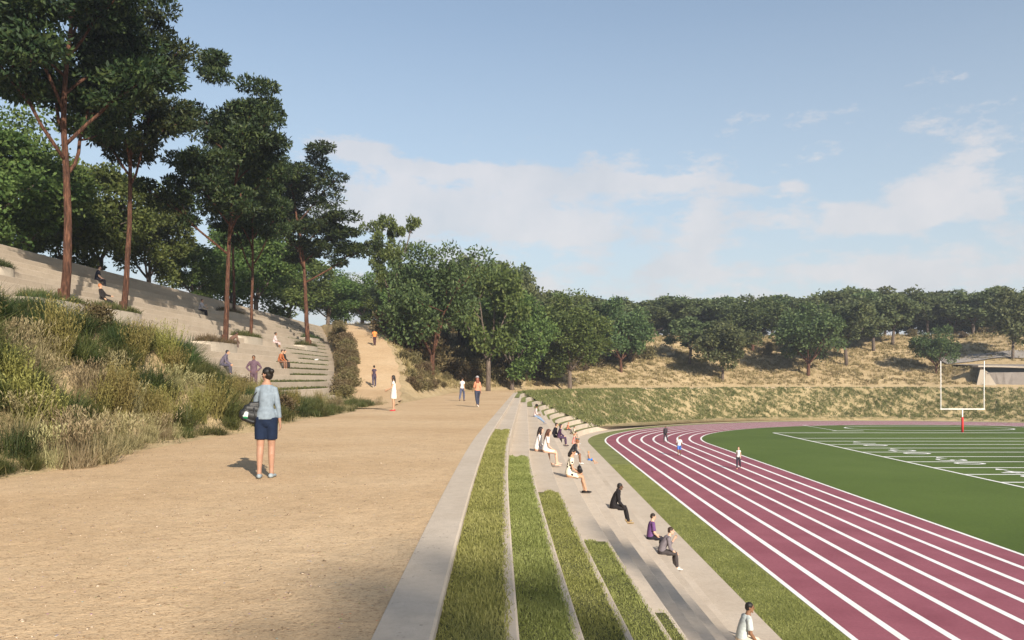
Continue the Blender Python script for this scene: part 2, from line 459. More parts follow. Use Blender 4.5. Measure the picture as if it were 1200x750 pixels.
# ------------------------------------------------------------------ hillside seating on the left
hs = empty('hillside_seating', (-12.8, 50, 5.45))
tag(hs, 'broad stepped concrete hillside rising on the left under the tall trees', 'seating')
SW, SH, NST = .854, .45, 20
def step_end(x): return float(np.interp(-x, [-v for v in XEX[1:]], XEY[1:]))
for j in range(NST):
    xf = -12.8 - SW*j; z = 5.45 + SH*(j+1)
    y1 = step_end(xf) - .4; ch = .02; y0 = 8.0
    ys = np.linspace(y0, y1, 30); wob = lambda y: .02*math.sin(y*.7 + j)
    prof = [(xf - SW - .03, z - .3), (xf - SW - .03, z), (xf - ch, z), (xf, z - ch), (xf, z - SH - .08)]
    b = MB()
    L = [[(px, y, pz) for y in ys] for px, pz in prof]
    for i in range(len(L)-1): b.sheet(L[i+1], L[i])
    b.add([(px, y1, pz) for px, pz in prof] + [(prof[0][0], y1, z - SH - .08)], [(0,1,2,3,4,5)])
    o = b.build('step', CONC2, hs); o.matrix_parent_inverse = Matrix.Translation((12.8, -50, -5.45))
def hill_step(x):
    j = int(np.clip(math.floor((-12.8 - x)/SW), 0, NST-1)); return j, -12.8 - SW*j, 5.45 + SH*(j+1)
def hit_seat(u, v):
    """point of the seating slope behind a photo pixel"""
    a, bb = (u - CU)/FOC, (CV - v)/FOC
    Y = (5.45 + .2 - .527*12.8 - CAMZ)/(bb + .527*a)
    return a*Y, Y

exec_parts = []
#PART2
# ------------------------------------------------------------------ people
_mats = {}
def cloth(c, rough=.9):
    key = ('c',) + tuple(c)
    if key not in _mats:
        _mats[key] = mat_noise('cloth', [(.3, tuple(x*.78 for x in c)), (.7, tuple(min(1, x*1.15) for x in c))], 14, 4, rough, .25, 60, .01)
    return _mats[key]
def skinmat(c):
    key = ('s',) + tuple(c)
    if key not in _mats:
        m, t, b = newmat('skin'); cc = coord(t)
        t.l.new(t.ramp(t.noise(cc, 8, 3), [(.3, tuple(x*.9 for x in c)), (.7, tuple(min(1, x*1.08) for x in c))]), b.inputs['Base Color'])
        b.inputs['Roughness'].default_value = .55; b.inputs['Subsurface Weight'].default_value = .08
        b.inputs['Subsurface Radius'].default_value = (.02, .008, .004)
        _mats[key] = m
    return _mats[key]
def dotmat():
    if 'dot' not in _mats:
        m, t, b = newmat('dotted_cloth'); c = coord(t)
        v = t.n.new('ShaderNodeTexVoronoi'); v.inputs['Scale'].default_value = 9.5; t.l.new(c, v.inputs[0])
        t.l.new(t.ramp(v.outputs['Distance'], [(.30, (.03, .025, .03)), (.36, (.62, .56, .44))]), b.inputs['Base Color'])
        _mats['dot'] = m
    return _mats['dot']
def hairmat(c):
    key = ('h',) + tuple(c)
    if key not in _mats:
        m, t, b = newmat('hair'); cc = coord(t)
        mp = t.n.new('ShaderNodeMapping'); mp.inputs['Scale'].default_value = (60, 60, 9); t.l.new(cc, mp.inputs[0])
        n = t.noise(mp.outputs[0], 1.5, 4)
        t.l.new(t.ramp(n, [(.3, tuple(x*.6 for x in c)), (.7, tuple(x*1.5 for x in c))]), b.inputs['Base Color'])
        b.inputs['Roughness'].default_value = .45; t.l.new(t.bump(n, .6, .01), b.inputs['Normal'])
        _mats[key] = m
    return _mats[key]

def fused(name, geos, voxel, it=4):
    """one continuous surface from overlapping closed tubes"""
    mb = MB()
    for V, F in geos: mb.add(V, F)
    me = mb.mesh(name + '_src')
    o = bpy.data.objects.new(name + '_src', me); COL.objects.link(o)
    rm = o.modifiers.new('r', 'REMESH'); rm.mode = 'VOXEL'; rm.voxel_size = voxel; rm.adaptivity = 0
    sm = o.modifiers.new('s', 'SMOOTH'); sm.factor = .5; sm.iterations = it
    dg = bpy.context.evaluated_depsgraph_get(); dg.update()
    out = bpy.data.meshes.new_from_object(o.evaluated_get(dg)); out.name = name
    bpy.data.objects.remove(o); bpy.data.meshes.remove(me)
    smoothmesh(out); return out

def dirv(flex, abd, sg):
    f, a = R(flex), R(abd)
    return Vector((math.sin(a)*sg, math.sin(f)*math.cos(a), -math.cos(f)*math.cos(a)))
def geo(pts, rad, side=None, cap='round', n=14): return tube_geo(pts, rad, n, side, cap)
def ell(c, r, n=12, axis=(0, 0, 1)):
    ax = Vector(axis).normalized(); c = Vector(c)
    ts = [-.94, -.7, -.35, 0, .35, .7, .94]
    return tube_geo([c + ax*(r[2]*q) for q in ts], [(r[0]*math.sqrt(1-q*q), r[1]*math.sqrt(1-q*q)) for q in ts], n, (1, 0, 0) if abs(ax.x) < .9 else (0, 1, 0), 'flat')

STAND = dict(legs=((2, 3, -2, 1), (4, 3, -1, 1)), arms=((4, 9, 12, 4), (2, 9, 10, 4)), lean=2, sit=False)
WALK = dict(legs=((22, 2, 4, 0), (-14, 2, -34, 0)), arms=((-18, 8, 2, 4), (18, 8, 42, 2)), lean=3, sit=False)
SIT = dict(legs=((84, 7, 4, 3), (82, 7, 2, 3)), arms=((10, 6, 50, -16), (14, 6, 54, -16)), lean=12, sit=True)

def person(label, loc, heading, pose=STAND, h=1.70, fem=False, skin=(.42, .25, .17), hair=(.012, .01, .009), top=(.5, .5, .5), sleeve=2.0,
           bottom=(.05, .05, .08), blen=2.0, dress=None, shoes=(.05, .05, .05), hairstyle='short', head=(0, 0, 0), voxel=.011, hood=False,
           hat=None, group=None, hem=-.03, face=False, topmat=None, handdetail=True):
    """head = (turn left in degrees, pitch down, tilt). Returns the body object; hair and clothes are its children."""
    k = h/1.70
    fw, sw = (.92, .92) if fem else (1.0, 1.0)
    ln = R(pose['lean']); slouch = R(pose.get('slouch', pose['lean']*1.25))
    P = Vector((0, 0, 0))
    d1 = Vector((0, math.sin(ln*.6), math.cos(ln*.6))); d2 = Vector((0, math.sin(slouch), math.cos(slouch)))
    waist = P + d1*.15; chest = waist + d2*.19; upper = chest + d2*.10; neckb = upper + d2*.075
    tl, pd, ti = (R(x) for x in head)
    nd_ = Vector((0, math.sin(slouch*.5 + .12), math.cos(slouch*.5)))
    hc = neckb + nd_*.155
    HM = Matrix.Rotation(tl, 3, 'Z') @ Matrix.Rotation(-pd, 3, 'X') @ Matrix.Rotation(ti, 3, 'Y')
    hp = lambda x, y, z: hc + HM @ Vector((x, y, z))
    hx = HM @ Vector((1, 0, 0)); hz = HM @ Vector((0, 0, 1))
    hw = .086 if fem else .09
    W = dict(hip=(.142, .108), pel=(.145, .11), waist=(.088, .078), chest=(.106, .096), upper=(.102, .080)) if fem else \
        dict(hip=(.155, .112), pel=(.16, .112), waist=(.138, .098), chest=(.165, .115), upper=(.158, .100))
    shw = .130 if fem else .182
    torso = [P + Vector((0, 0, -.055)), P, waist, chest, upper, neckb - d2*.01]
    trad = [(W['hip'][0]*.93, W['hip'][1]*.92), W['hip'], W['waist'], W['chest'], W['upper'], (.085, .07)]
    body = [geo(torso, trad, (1, 0, 0), 'round', 18), geo([neckb - d2*.03, hc + HM @ Vector((0, -.015, -.02))], [.056*fw, .05*fw], (1, 0, 0))]
    # head: skull, jaw, nose, brow, ears, lips
    body += [ell(hp(0, -.012, .025), (.074, .092, .093), 14, hz), ell(hp(0, .022, -.042), (.052, .058, .068), 12, hz),
             geo([hp(0, .082, .012), hp(0, .104, -.022)], [.009, .0145], hx, n=8), ell(hp(0, .076, .03), (.046, .012, .010), 8, hz),
             ell(hp(0, .079, -.058), (.021, .008, .010), 8, hz), ell(hp(0, .068, -.098), (.022, .018, .016), 8, hz)]
    for sg in (-1, 1): body.append(ell(hp(.076*sg, -.012, -.004), (.011, .019, .031), 8, hz))
    clothes = {'top': [], 'bottom': [], 'shoes': [], 'hair': []}
    LEG, SHIN, UA, FA = .43, .42, .285, .245
    feet = []
    knees = []
    for (tf, ta, sf, sa), sg in zip(pose['legs'], (1, -1)):
        hip = P + Vector((hw*sg*.92, 0, -.05))
        kn = hip + dirv(tf, ta, sg)*LEG; an = kn + dirv(sf, sa, sg)*SHIN
        td, sd_ = (kn - hip).normalized(), (an - kn).normalized()
        th = .088 if fem else .086
        calfback = Vector((0, -.014, 0)) if abs(td.y) < .8 else Vector((0, -.012, -.004))
        lp = [hip, hip + td*LEG*.45, kn, kn + sd_*SHIN*.3 + calfback, an - sd_*.06, an]
        lr = [th, th*.84, .056, .058 if not fem else .054, .036, .037]
        body.append(geo(lp, lr, (1, 0, 0)))
        fd = Vector((.12*sg + pose.get('toe', 0)*sg, 1, -.30 if pose.get('tip') and sg == -1 else 0.0)).normalized()
        heel = an - fd*.05 + Vector((0, 0, -.045)); toe = an + fd*.165 + Vector((0, 0, -.058))
        body.append(geo([an + Vector((0, 0, -.02)), an + fd*.03 + Vector((0, 0, -.045)), an + fd*.10 + Vector((0, 0, -.056)), toe], [(.036, .036), (.038, .034), (.042, .024), (.036, .016)], (1, 0, 0)))
        body.append(geo([heel, an + fd*.02 + Vector((0, 0, -.05))], [(.030, .028), (.034, .028)], (1, 0, 0)))
        feet.append(an.z - .082); knees.append(kn)
        if shoes:
            clothes['shoes'].append((sg, [geo([heel + Vector((0, 0, -.002)), an + fd*.05 + Vector((0, 0, -.05)), an + fd*.12 + Vector((0, 0, -.058)), toe], [(.040, .040), (.046, .034), (.050, .030), (.040, .022)], (1, 0, 0))]))
        if bottom is not None and dress is None:
            ex = .014
            if blen >= 2: pts, rr_ = [hip + td*-.02, hip + td*LEG*.45, kn, kn + sd_*SHIN*.35 + calfback*.6, an - sd_*.01], [th + ex, th*.86 + ex, .056 + ex, .056 + ex, .052]
            elif blen >= 1: q = (blen - 1); pts, rr_ = [hip, hip + td*LEG*.45, kn, kn + sd_*SHIN*q], [th + ex, th*.88 + ex, .058 + ex, .06 + ex]
            else: pts, rr_ = [hip - td*.03, hip + td*LEG*blen*.5, hip + td*LEG*blen], [th + .016, th + .012, th + .004]
            clothes['bottom'].append(geo(pts, rr_, (1, 0, 0), 'flat', 16))
    if bottom is not None and dress is None:
        clothes['bottom'].append(geo([P + Vector((0, 0, -.165)), P + Vector((0, 0, -.11)), P, P + d1*.07], [(.10, .10), (W['hip'][0] + .010, W['hip'][1] + .012), (W['hip'][0] + .016, W['hip'][1] + .014), (W['waist'][0] + .022, W['waist'][1] + .018)], (1, 0, 0), 'flat', 18))
    palm = []
    for (uf, ua, ff, fa), sg in zip(pose['arms'], (1, -1)):
        sh = upper - d2*.012 + Vector((shw*sg, 0, 0))
        el_ = sh + dirv(uf, ua, sg)*UA; wr = el_ + dirv(ff, fa, sg)*FA
        u1, f1 = (el_ - sh).normalized(), (wr - el_).normalized()
        ar = .041 if fem else .052
        body.append(geo([upper + d2*.022 + Vector((shw*.42*sg, 0, 0)), sh, sh + u1*UA*.4, el_, el_ + f1*FA*.3, wr], [ar*1.15, ar*1.08, ar*.92, ar*.76, ar*.76, (.027, .022)], None))
        pn = Vector((-sg, 0, 0)) - f1*f1.dot(Vector((-sg, 0, 0)))
        if pn.length < .2: pn = Vector((0, -.3, -1)) - f1*f1.dot(Vector((0, -.3, -1)))
        pn.normalize(); a = f1.cross(pn)*sg; 
        if a.dot(Vector((0, 1, .25))) < 0: a = -a
        body.append(geo([wr - f1*.01, wr + f1*.03, wr + f1*.088], [(.024, .019), (.036, .016), (.040, .013)], a))
        for q, (off, ln_) in enumerate(((.030, .070), (.010, .078), (-.011, .072), (-.030, .057))):
            b0 = wr + f1*.075 + a*off
            g1 = (f1 + pn*.25).normalized(); g2 = (f1*.75 + pn*.7).normalized()
            body.append(geo([b0, b0 + g1*ln_*.5, b0 + g1*ln_*.5 + g2*ln_*.5], [.0088, .0082, .0068], a, n=8))
        t0 = wr + f1*.022 + a*.026
        body.append(geo([t0, t0 + (f1*.62 + a*.7 + pn*.2).normalized()*.034, t0 + (f1*.62 + a*.7 + pn*.2).normalized()*.034 + (f1*.85 + a*.25 + pn*.35).normalized()*.028], [.0125, .010, .0075], None, n=8))
        palm.append((wr, f1, pn))
        if sleeve > 0:
            ex = .010 if fem else .013
            pts, rr_ = [upper + d2*.024 + Vector((shw*.36*sg, 0, 0)), sh - u1*.012], [ar*.95 + ex, ar*1.0 + ex]
            if sleeve <= 1: pts += [sh + u1*UA*sleeve]; rr_ += [ar*.95 + ex + .008]
            else:
                pts += [sh + u1*UA*.5, el_, el_ + f1*FA*(sleeve - 1)]; rr_ += [ar*.95 + ex, ar*.8 + ex, max(.034, ar*.62 + ex*.8)]
            clothes['top'].append(geo(pts, rr_, None, 'flat'))
    if top is not None or dress is not None:
        ex = .012
        tp = [P + Vector((0, 0, hem)), P + d1*.06, waist, chest, upper, neckb - d2*.008]
        tr_ = [(W['hip'][0] + ex + .010, W['hip'][1] + ex + .008), (W['hip'][0] + ex, W['hip'][1] + ex), (W['waist'][0] + ex + .012, W['waist'][1] + ex + .012),
               (W['chest'][0] + ex, W['chest'][1] + ex), (W['upper'][0] + ex, W['upper'][1] + ex), (.092, .078)]
        clothes['top'].append(geo(tp, tr_, (1, 0, 0), 'flat', 20))
        if hood: clothes['top'].append(geo([neckb + d2*-.02, neckb + d2*.03 + Vector((0, -.03, 0))], [(.11, .09), (.085, .08)], (1, 0, 0)))
    if dress is not None:
        kc = (knees[0] + knees[1])/2; q = dress
        if pose['sit']:
            clothes['top'].append(geo([P + Vector((0, -.03, -.03)), P + (kc - P)*.5*q + Vector((0, 0, -.01)), P + (kc - P)*q + Vector((0, 0, -.015))], [(W['hip'][0] + .02, .125), (.175, .098), (.165, .082)], (1, 0, 0), 'flat', 18))
        else:
            clothes['top'].append(geo([P + Vector((0, 0, .05)), P + (kc - P)*.5*q, P + (kc - P)*q], [(W['hip'][0] + .016, W['hip'][1] + .02), (W['hip'][0] + .035, W['hip'][1] + .045), (W['hip'][0] + .04, W['hip'][1] + .055)], (1, 0, 0), 'flat', 18))
    # hair
    hr = []
    if hairstyle != 'bald':
        hr += [ell(hp(0, -.022, .040), (.083, .094, .088), 14, hz), ell(hp(0, -.045, -.005), (.077, .068, .070), 12, hz)]
        if hairstyle == 'bun': hr += [ell(hp(0, -.125, .045), (.045, .042, .045), 10, hz), ell(hp(0, -.045, -.045), (.062, .050, .045), 10, hz)]
        if hairstyle == 'long': hr += [geo([hp(0, -.05, .02), hp(0, -.085, -.09), hp(0, -.09, -.22), hp(0, -.10, -.36)], [(.088, .065), (.098, .052), (.095, .042), (.06, .025)], hx),
                                       geo([hp(.07, 0, .02), hp(.082, .012, -.10), hp(.085, .01, -.2)], [(.022, .035), (.024, .034), (.018, .02)], hx), geo([hp(-.07, 0, .02), hp(-.082, .012, -.10), hp(-.085, .01, -.2)], [(.022, .035), (.024, .034), (.018, .02)], hx)]
        if hairstyle == 'bob': hr += [geo([hp(0, -.04, .02), hp(0, -.06, -.09), hp(0, -.055, -.14)], [(.092, .075), (.098, .062), (.085, .05)], hx)]
        if hairstyle == 'pony': hr += [geo([hp(0, -.11, .05), hp(0, -.155, 0), hp(0, -.15, -.12)], [.03, .032, .015], hx)]
        if hairstyle == 'afro': hr += [ell(hp(0, -.03, .045), (.125, .12, .115), 14, hz)]
    # settle on the ground: the returned object's origin is the lowest sole, or the seat for sitters
    z0 = min(feet) if not pose['sit'] else -.115
    org = Vector((0, 0, z0))
    T = Matrix.Scale(k, 4) @ Matrix.Translation(-org)
    def fin(name, geos, v, mat, par=None, it=4, lab=None):
        me = fused(name, geos, v, it); me.transform(T)
        o = obj(name, me, mat, par)
        if lab: o['label'] = lab
        return o
    bo = fin('person', body, voxel, skinmat(skin), None, 3 if voxel < .009 else 2)
    bo.location = loc; bo.rotation_euler = (0, 0, R(heading))
    tag(bo, label, 'person', group)
    if clothes['top']: fin('dress' if dress is not None else 'shirt', clothes['top'], max(.010, voxel), topmat or cloth(top), bo)
    if clothes['bottom']: fin('shorts' if blen < 1 else 'trousers', clothes['bottom'], max(.010, voxel), cloth(bottom), bo)
    for sg, g in clothes['shoes']: fin('shoe', g, max(.009, voxel*.9), cloth(shoes, .6), bo, 2)
    if hr: fin('hair', hr, max(.009, voxel*.9), hairmat(hair), bo, 3)
    if hat: fin('hat', [ell(hp(0, -.01, .075), (.088, .10, .075), 14, hz), ell(hp(0, .0, .055), (.15, .16, .012), 16, hz)], .010, cloth(hat), bo, 2)
    if face:
        for sg in (-1, 1):
            mb = MB(); mb.add(*ell(hp(.031*sg, .076, .012), (.013, .007, .0075), 10, hz)); me = mb.mesh('eye'); me.transform(T); obj('eye', me, skinmat((.02, .014, .01)), bo, smooth=True)
        mb = MB(); mb.add(*ell(hp(0, .084, -.060), (.024, .006, .007), 10, hz)); me = mb.mesh('mouth'); me.transform(T); obj('mouth', me, skinmat((.30, .09, .07) if face is True else (.6, .5, .45)), bo, smooth=True)
    bo['_'] = 1; del bo['_']
    W2 = Matrix.Translation(loc) @ Matrix.Rotation(R(heading), 4, 'Z') @ T
    return bo, W2, dict(palm=palm, P=P, hc=hc, sh=upper)

def pose_of(base, **k):
    p = dict(base); p.update(k); return p
def on_row(u, v, up=.08):
    """seat of the terrace row behind a photo pixel -> (x, y, z)"""
    best = None
    for k in range(len(ROWX)):
        z = row_z(k); Y = FOC*(CAMZ - z - up)/(v - CV)
        xf = float(warp(ROWX[k], Y, AX - ROWX[k]))
        if Y > AY1:
            d = row_front_d(k); xf = AX - math.sqrt(max(d*d - (Y - AY1)**2, 1))
        e = abs(CU + FOC*(xf - .15)/Y - u)
        if best is None or e < best[0]: best = (e, xf, Y, z)
    return (best[1] - .13, best[2], best[3])
def on_path(u, v, z=Z_PATH):
    Y = FOC*(CAMZ - z)/(v - CV); return ((u - CU)/FOC*Y, Y, z)
def on_hill(u, v):
    x, y = hit_seat(u, v); j, xf, z = hill_step(x); return (xf - .13, y, z)

LIGHT, TAN, BROWN, DARK = (.50, .32, .23), (.40, .235, .15), (.20, .105, .06), (.10, .052, .032)
BLK = (.012, .010, .009)
# the woman on the sand path
wl = on_path(312, 560)
WP = dict(legs=((4, 0, -3, 0), (-3, 1, -9, 1)), arms=((-4, 11, 4, 6), (14, 12, 78, -38)), lean=1, slouch=5, sit=False)
wb, WM, WJ = person('woman seen from behind in grey sweater and navy shorts standing on the sand path', (wl[0], wl[1], wl[2] + .004), 8, WP, 1.66, True, (.31, .175, .118), BLK,
       (.175, .215, .255), 1.72, (.006, .013, .034), .74, None, (.24, .28, .30), 'bun', (48, 6, 0), .0068, face=True, hem=-.045)
# her shoulder bag hangs from the left shoulder
bag = empty('shoulder_bag', WM @ (WJ['sh'] + Vector((-.20, -.045, -.33)))); bag.rotation_euler = (0, R(8), R(24))
tag(bag, 'black shoulder bag with white and green pocket hanging on the left arm of the woman', 'bag')
g = [geo([(-.13, 0, -.15), (0, 0, -.185), (.11, 0, -.19)], [(.035, .058)]*3, (0, 0, 1)), geo([(-.135, 0, -.08), (0, 0, -.10), (.12, 0, -.09)], [(.085, .068)]*3, (0, 0, 1)),
     geo([(-.10, 0, .0), (.02, 0, .01), (.10, 0, 0)], [(.075, .05)]*3, (0, 0, 1)), geo([(-.05, 0, .07), (.07, 0, .09)], [(.05, .03)]*2, (0, 0, 1))]
obj('bag_body', fused('bag_body', g, .009, 4), cloth((.014, .015, .016), .45), bag)
mb = MB(); mb.tube([(-.06, .0, .10), (-.02, 0, .22), (.06, .01, .355), (.13, .06, .375), (.17, .12, .30), (.12, .06, .10)], [(.024, .009)]*6, 8, (0, 1, 0), 'flat'); mb.build('strap', cloth((.014, .014, .015), .5), bag, True)
mb = MB(); mb.add(*ell((-.10, -.052, -.09), (.055, .018, .055), 12, (0, 0, 1))); mb.build('pocket', cloth((.50, .53, .51)), bag, True)
mb = MB(); mb.add(*ell((-.10, -.056, -.130), (.04, .016, .022), 12, (0, 0, 1))); mb.build('patch', cloth((.02, .16, .07)), bag, True)
mb = MB(); mb.tube([(.0, -.055, .04), (.03, -.07, -.08), (.05, -.06, -.20)], [(.010, .005)]*3, 6, None, 'flat'); mb.build('tassel', cloth((.018, .018, .02), .5), bag, True)

# walkers on the sand path
person('woman with long black hair in a short white dress and red shoes on the path', on_path(461.5, 481.5), 100, pose_of(STAND, arms=((20, 4, 60, -20), (22, 4, 64, -16))), 1.66, True, TAN, BLK, (.62, .56, .50), .3, None, 0, .78, (.42, .03, .04), 'long')
person('slim woman in white top and blue jeans walking away along the path', on_path(541.5, 470), -12, WALK, 1.64, True, TAN, (.02, .014, .01), (.60, .57, .54), .5, (.07, .08, .13), 2, None, (.04, .03, .03), 'pony')
person('woman in grey hat, orange shirt and dark jeans walking on the path', on_path(559.5, 477), 20, WALK, 1.66, True, TAN, (.16, .05, .03), (.52, .22, .13), 1.0, (.035, .04, .065), 2, None, (.6, .56, .5), 'long', hat=(.30, .28, .28))
yo = 86.0; xo = float(np.interp(yo, RY, RX)); zo = float(np.interp(yo, RY, RZ)) + .012
person('man in bright orange shirt and dark trousers walking up the ramp', ((439 - CU)/FOC*yo, yo, zo), 20, WALK, 1.72, False, BROWN, BLK, (.62, .20, .055), .6, (.05, .022, .028), 2, None, (.03, .02, .02))
yo = 63.5; zo = float(np.interp(yo, RY, RZ)) + .012
person('woman in long dark purple overalls walking up the ramp', ((438.5 - CU)/FOC*yo, yo, zo), 12, WALK, 1.66, True, TAN, BLK, (.05, .035, .055), .4, (.05, .042, .07), 2, None, (.5, .48, .45), 'bun')

# people seated on the terraces facing the track
E = -90
person('woman in pale top and blue jeans sitting alone high on the terrace', on_row(624, 487), E - 6, pose_of(SIT, legs=((62, 6, 52, 3), (66, 6, 40, 3)), arms=((4, 6, 66, -20), (6, 6, 68, -20)), lean=10), 1.62, True, BROWN, BLK, (.50, .40, .38), 1.6, (.16, .22, .32), 2, None, (.3, .3, .32), 'afro', (0, 22, 0))
p = on_row(630, 526); p = (p[0] - .24, p[1], p[2])
person('woman with long dark hair in a white dress sitting beside a brown-haired girl', p, E, pose_of(SIT, arms=((10, 4, 46, -14), (12, 4, 48, -14))), 1.68, True, LIGHT, (.018, .013, .013), (.62, .58, .56), 1.7, None, 0, .85, (.45, .30, .22), 'long', (-8, 8, 0))
person('brown-haired girl in a white dress sitting beside a dark-haired woman', (p[0] + .28, p[1] - .5, p[2]), E + 4, pose_of(SIT, arms=((8, 4, 48, -14), (10, 4, 48, -14)), legs=((80, 5, 2, 3), (84, 5, 10, 3))), 1.58, True, LIGHT, (.07, .03, .018), (.60, .55, .52), .6, None, 0, .85, (.5, .36, .28), 'long', (-10, 14, 0))
p = on_row(654, 511); p = (p[0] - .2, p[1], p[2])
person('man in black suit sitting on terrace next to a person in purple', p, E, pose_of(SIT, lean=16), 1.76, False, TAN, (.03, .018, .012), (.014, .013, .018), 2, (.014, .013, .018), 2, None, (.02, .015, .015))
person('woman in dark purple coat sitting on terrace next to a man in black', (p[0] + .30, p[1] - .6, p[2]), E, SIT, 1.66, True, LIGHT, (.03, .015, .02), (.045, .02, .05), 2, (.06, .035, .07), 2, None, (.03, .02, .03), 'bob')
p = on_row(663, 503)
person('man with ginger hair and orange collar sitting behind the purple coat', p, E, SIT, 1.68, False, LIGHT, (.30, .11, .04), (.42, .17, .10), 2, (.05, .04, .05), 2, None, (.04, .03, .03))
person('dark-haired man in cream shirt sitting upright low on the terrace', on_row(670.5, 508), E, pose_of(SIT, lean=4), 1.74, False, TAN, BLK, (.50, .44, .34), .7, (.34, .28, .22), 2, None, (.1, .08, .06))
person('woman in teal skirt and dark vest sitting low by the verge', on_row(681, 514), E, pose_of(SIT, lean=8), 1.62, True, TAN, BLK, (.06, .03, .04), .3, (.02, .08, .085), 1.2, None, (.5, .5, .5), 'bun')
person('woman in salmon pink top and shorts sitting behind a man in black jacket', on_row(669.5, 519), E, SIT, 1.62, True, LIGHT, (.28, .14, .06), (.55, .21, .18), .4, (.50, .24, .19), .5, None, (.4, .25, .18), 'pony')
person('man in black jacket and white shorts leaning forward on terrace', on_row(670, 531), E, pose_of(SIT, lean=26, arms=((4, 6, 44, -14), (8, 6, 46, -14))), 1.76, False, BROWN, (.16, .05, .02), (.022, .022, .026), 2, (.6, .57, .54), .7, None, (.5, .5, .5))
person('bare-chested boy in bright blue shorts sitting at the edge of the verge', on_row(688.5, 538), E, pose_of(SIT, legs=((100, 5, 20, 3), (74, 5, 66, 3)), lean=-4), 1.24, False, TAN, (.34, .2, .08), None, 0, (.03, .16, .52), .8, None, None)
dr = on_row(659, 556)
db, DM, DJ = person('woman in cream dress with black spots sitting on terrace in black heels', dr, E - 4, pose_of(SIT, legs=((84, 3, 14, 2), (80, 3, 8, 1)), arms=((12, 7, 58, -22), (10, 7, 62, -22)), lean=9), 1.74, True, TAN, BLK, (.6, .5, .4), .45, None, 0, .72, (.012, .01, .01), 'bob', (-4, 26, 0), voxel=.009, topmat=dotmat(), face=True)
lap = DM @ (DJ['P'] + Vector((0, .33, .14)))
bg_ = empty('handbag', lap, R(E)); tag(bg_, 'black handbag held on the lap of the woman in spotted dress', 'bag')
obj('bag_body', fused('bag_body', [geo([(-.15, 0, 0), (0, 0, .02), (.15, 0, 0)], [(.10, .07)]*3, (0, 0, 1)), geo([(-.13, .03, -.05), (.13, .03, -.05)], [(.07, .07)]*2, (0, 0, 1))], .010), cloth((.012, .011, .011), .5), bg_)
mb = MB(); mb.tube([(-.09, 0, .07), (-.06, -.01, .15), (.06, -.01, .15), (.09, 0, .07)], [(.010, .010)]*4, 8); mb.build('bag_handle', cloth((.012, .011, .011), .5), bg_, True)
person('man in black hoodie and black trousers sitting alone mid terrace', on_row(719, 593), E, pose_of(SIT, lean=20, legs=((80, 6, 12, 3), (84, 6, 8, 3)), arms=((8, 5, 40, -10), (10, 5, 40, -10))), 1.80, False, DARK, BLK, (.013, .011, .012), 2, (.014, .012, .013), 2, None, (.28, .2, .1), 'short', (0, 4, 0), hood=True, voxel=.009)
person('young man in purple T-shirt looking down beside a man in grey', on_row(763, 629), E + 6, pose_of(SIT, lean=8, arms=((6, 8, 44, -12), (8, 8, 50, -14))), 1.76, False, LIGHT, (.02, .013, .01), (.12, .055, .16), .8, (.016, .015, .022), 2, None, (.05, .05, .05), 'short', (-10, 10, 0), voxel=.009, face=True)
person('man in grey shirt resting his chin on his hand on terrace', on_row(771, 646), E, pose_of(SIT, lean=26, arms=((8, 4, 48, -12), (26, 4, 152, -12))), 1.80, False, LIGHT, (.035, .02, .014), (.155, .135, .150), 1.5, (.05, .042, .042), 2, None, (.5, .47, .44), 'short', (-6, 4, 0), voxel=.009, face=True)
person('smiling man in pale T-shirt and cream trousers sitting lowest on the terrace', on_row(876, 748), E + 4, pose_of(SIT, lean=16, arms=((4, 6, 36, -8), (6, 6, 38, -8)), legs=((82, 9, 10, 3), (78, 9, 14, 3))), 1.84, False, BROWN, BLK, (.42, .46, .45), .75, (.55, .46, .35), 2, None, (.4, .38, .35), 'short', (-14, 4, 0), voxel=.0075, face=2)

# runners on the track
def on_track(u, v): return on_path(u, v, .006)
person('man in dark hooded tracksuit jogging on the far lanes', on_track(780, 518), 150, WALK, 1.78, False, BROWN, BLK, (.05, .042, .05), 2, (.045, .04, .05), 2, None, (.04, .03, .03), hood=True)
person('man in white T-shirt and blue shorts walking on the track', on_track(796, 534), 170, WALK, 1.72, False, BROWN, BLK, (.62, .60, .58), .7, (.06, .15, .48), .85, None, (.04, .03, .03))
person('woman in white tank top and dark leggings walking on the track', on_track(865.5, 549.5), 160, WALK, 1.70, True, LIGHT, (.05, .02, .012), (.62, .60, .58), .15, (.035, .03, .045), 2, None, (.5, .2, .16), 'pony')

# people on the hillside
person('man in navy T-shirt sitting above a person with ginger hair', on_hill(115, 333), E + 20, SIT, 1.76, False, LIGHT, (.02, .013, .01), (.02, .022, .035), .7, (.05, .045, .055), 2, None, (.1, .1, .1))
person('person with ginger hair in black coat leaning back on the hillside', on_hill(119, 355), E + 10, pose_of(SIT, lean=-14, legs=((70, 6, 38, 3), (74, 6, 30, 3)), arms=((10, 10, 50, 4), (40, 8, 76, 2))), 1.78, False, TAN, (.32, .11, .035), (.018, .015, .014), 2, (.018, .015, .016), 2, None, (.4, .18, .08), 'short')
person('man in pale grey shirt and black trousers sitting alone on the upper steps', on_hill(225, 362), E, pose_of(SIT, arms=((30, 5, 120, -14), (30, 5, 72, -14))), 1.76, False, LIGHT, (.05, .03, .02), (.42, .40, .42), 1.6, (.025, .02, .024), 2, None, (.5, .48, .46))
person('person in brown jacket bending down behind the planter of a tall tree', on_hill(268, 402), E + 60, pose_of(SIT, lean=50), 1.7, False, BROWN, (.04, .022, .016), (.13, .075, .055), 2, (.10, .07, .06), 2, None, (.05, .04, .04))
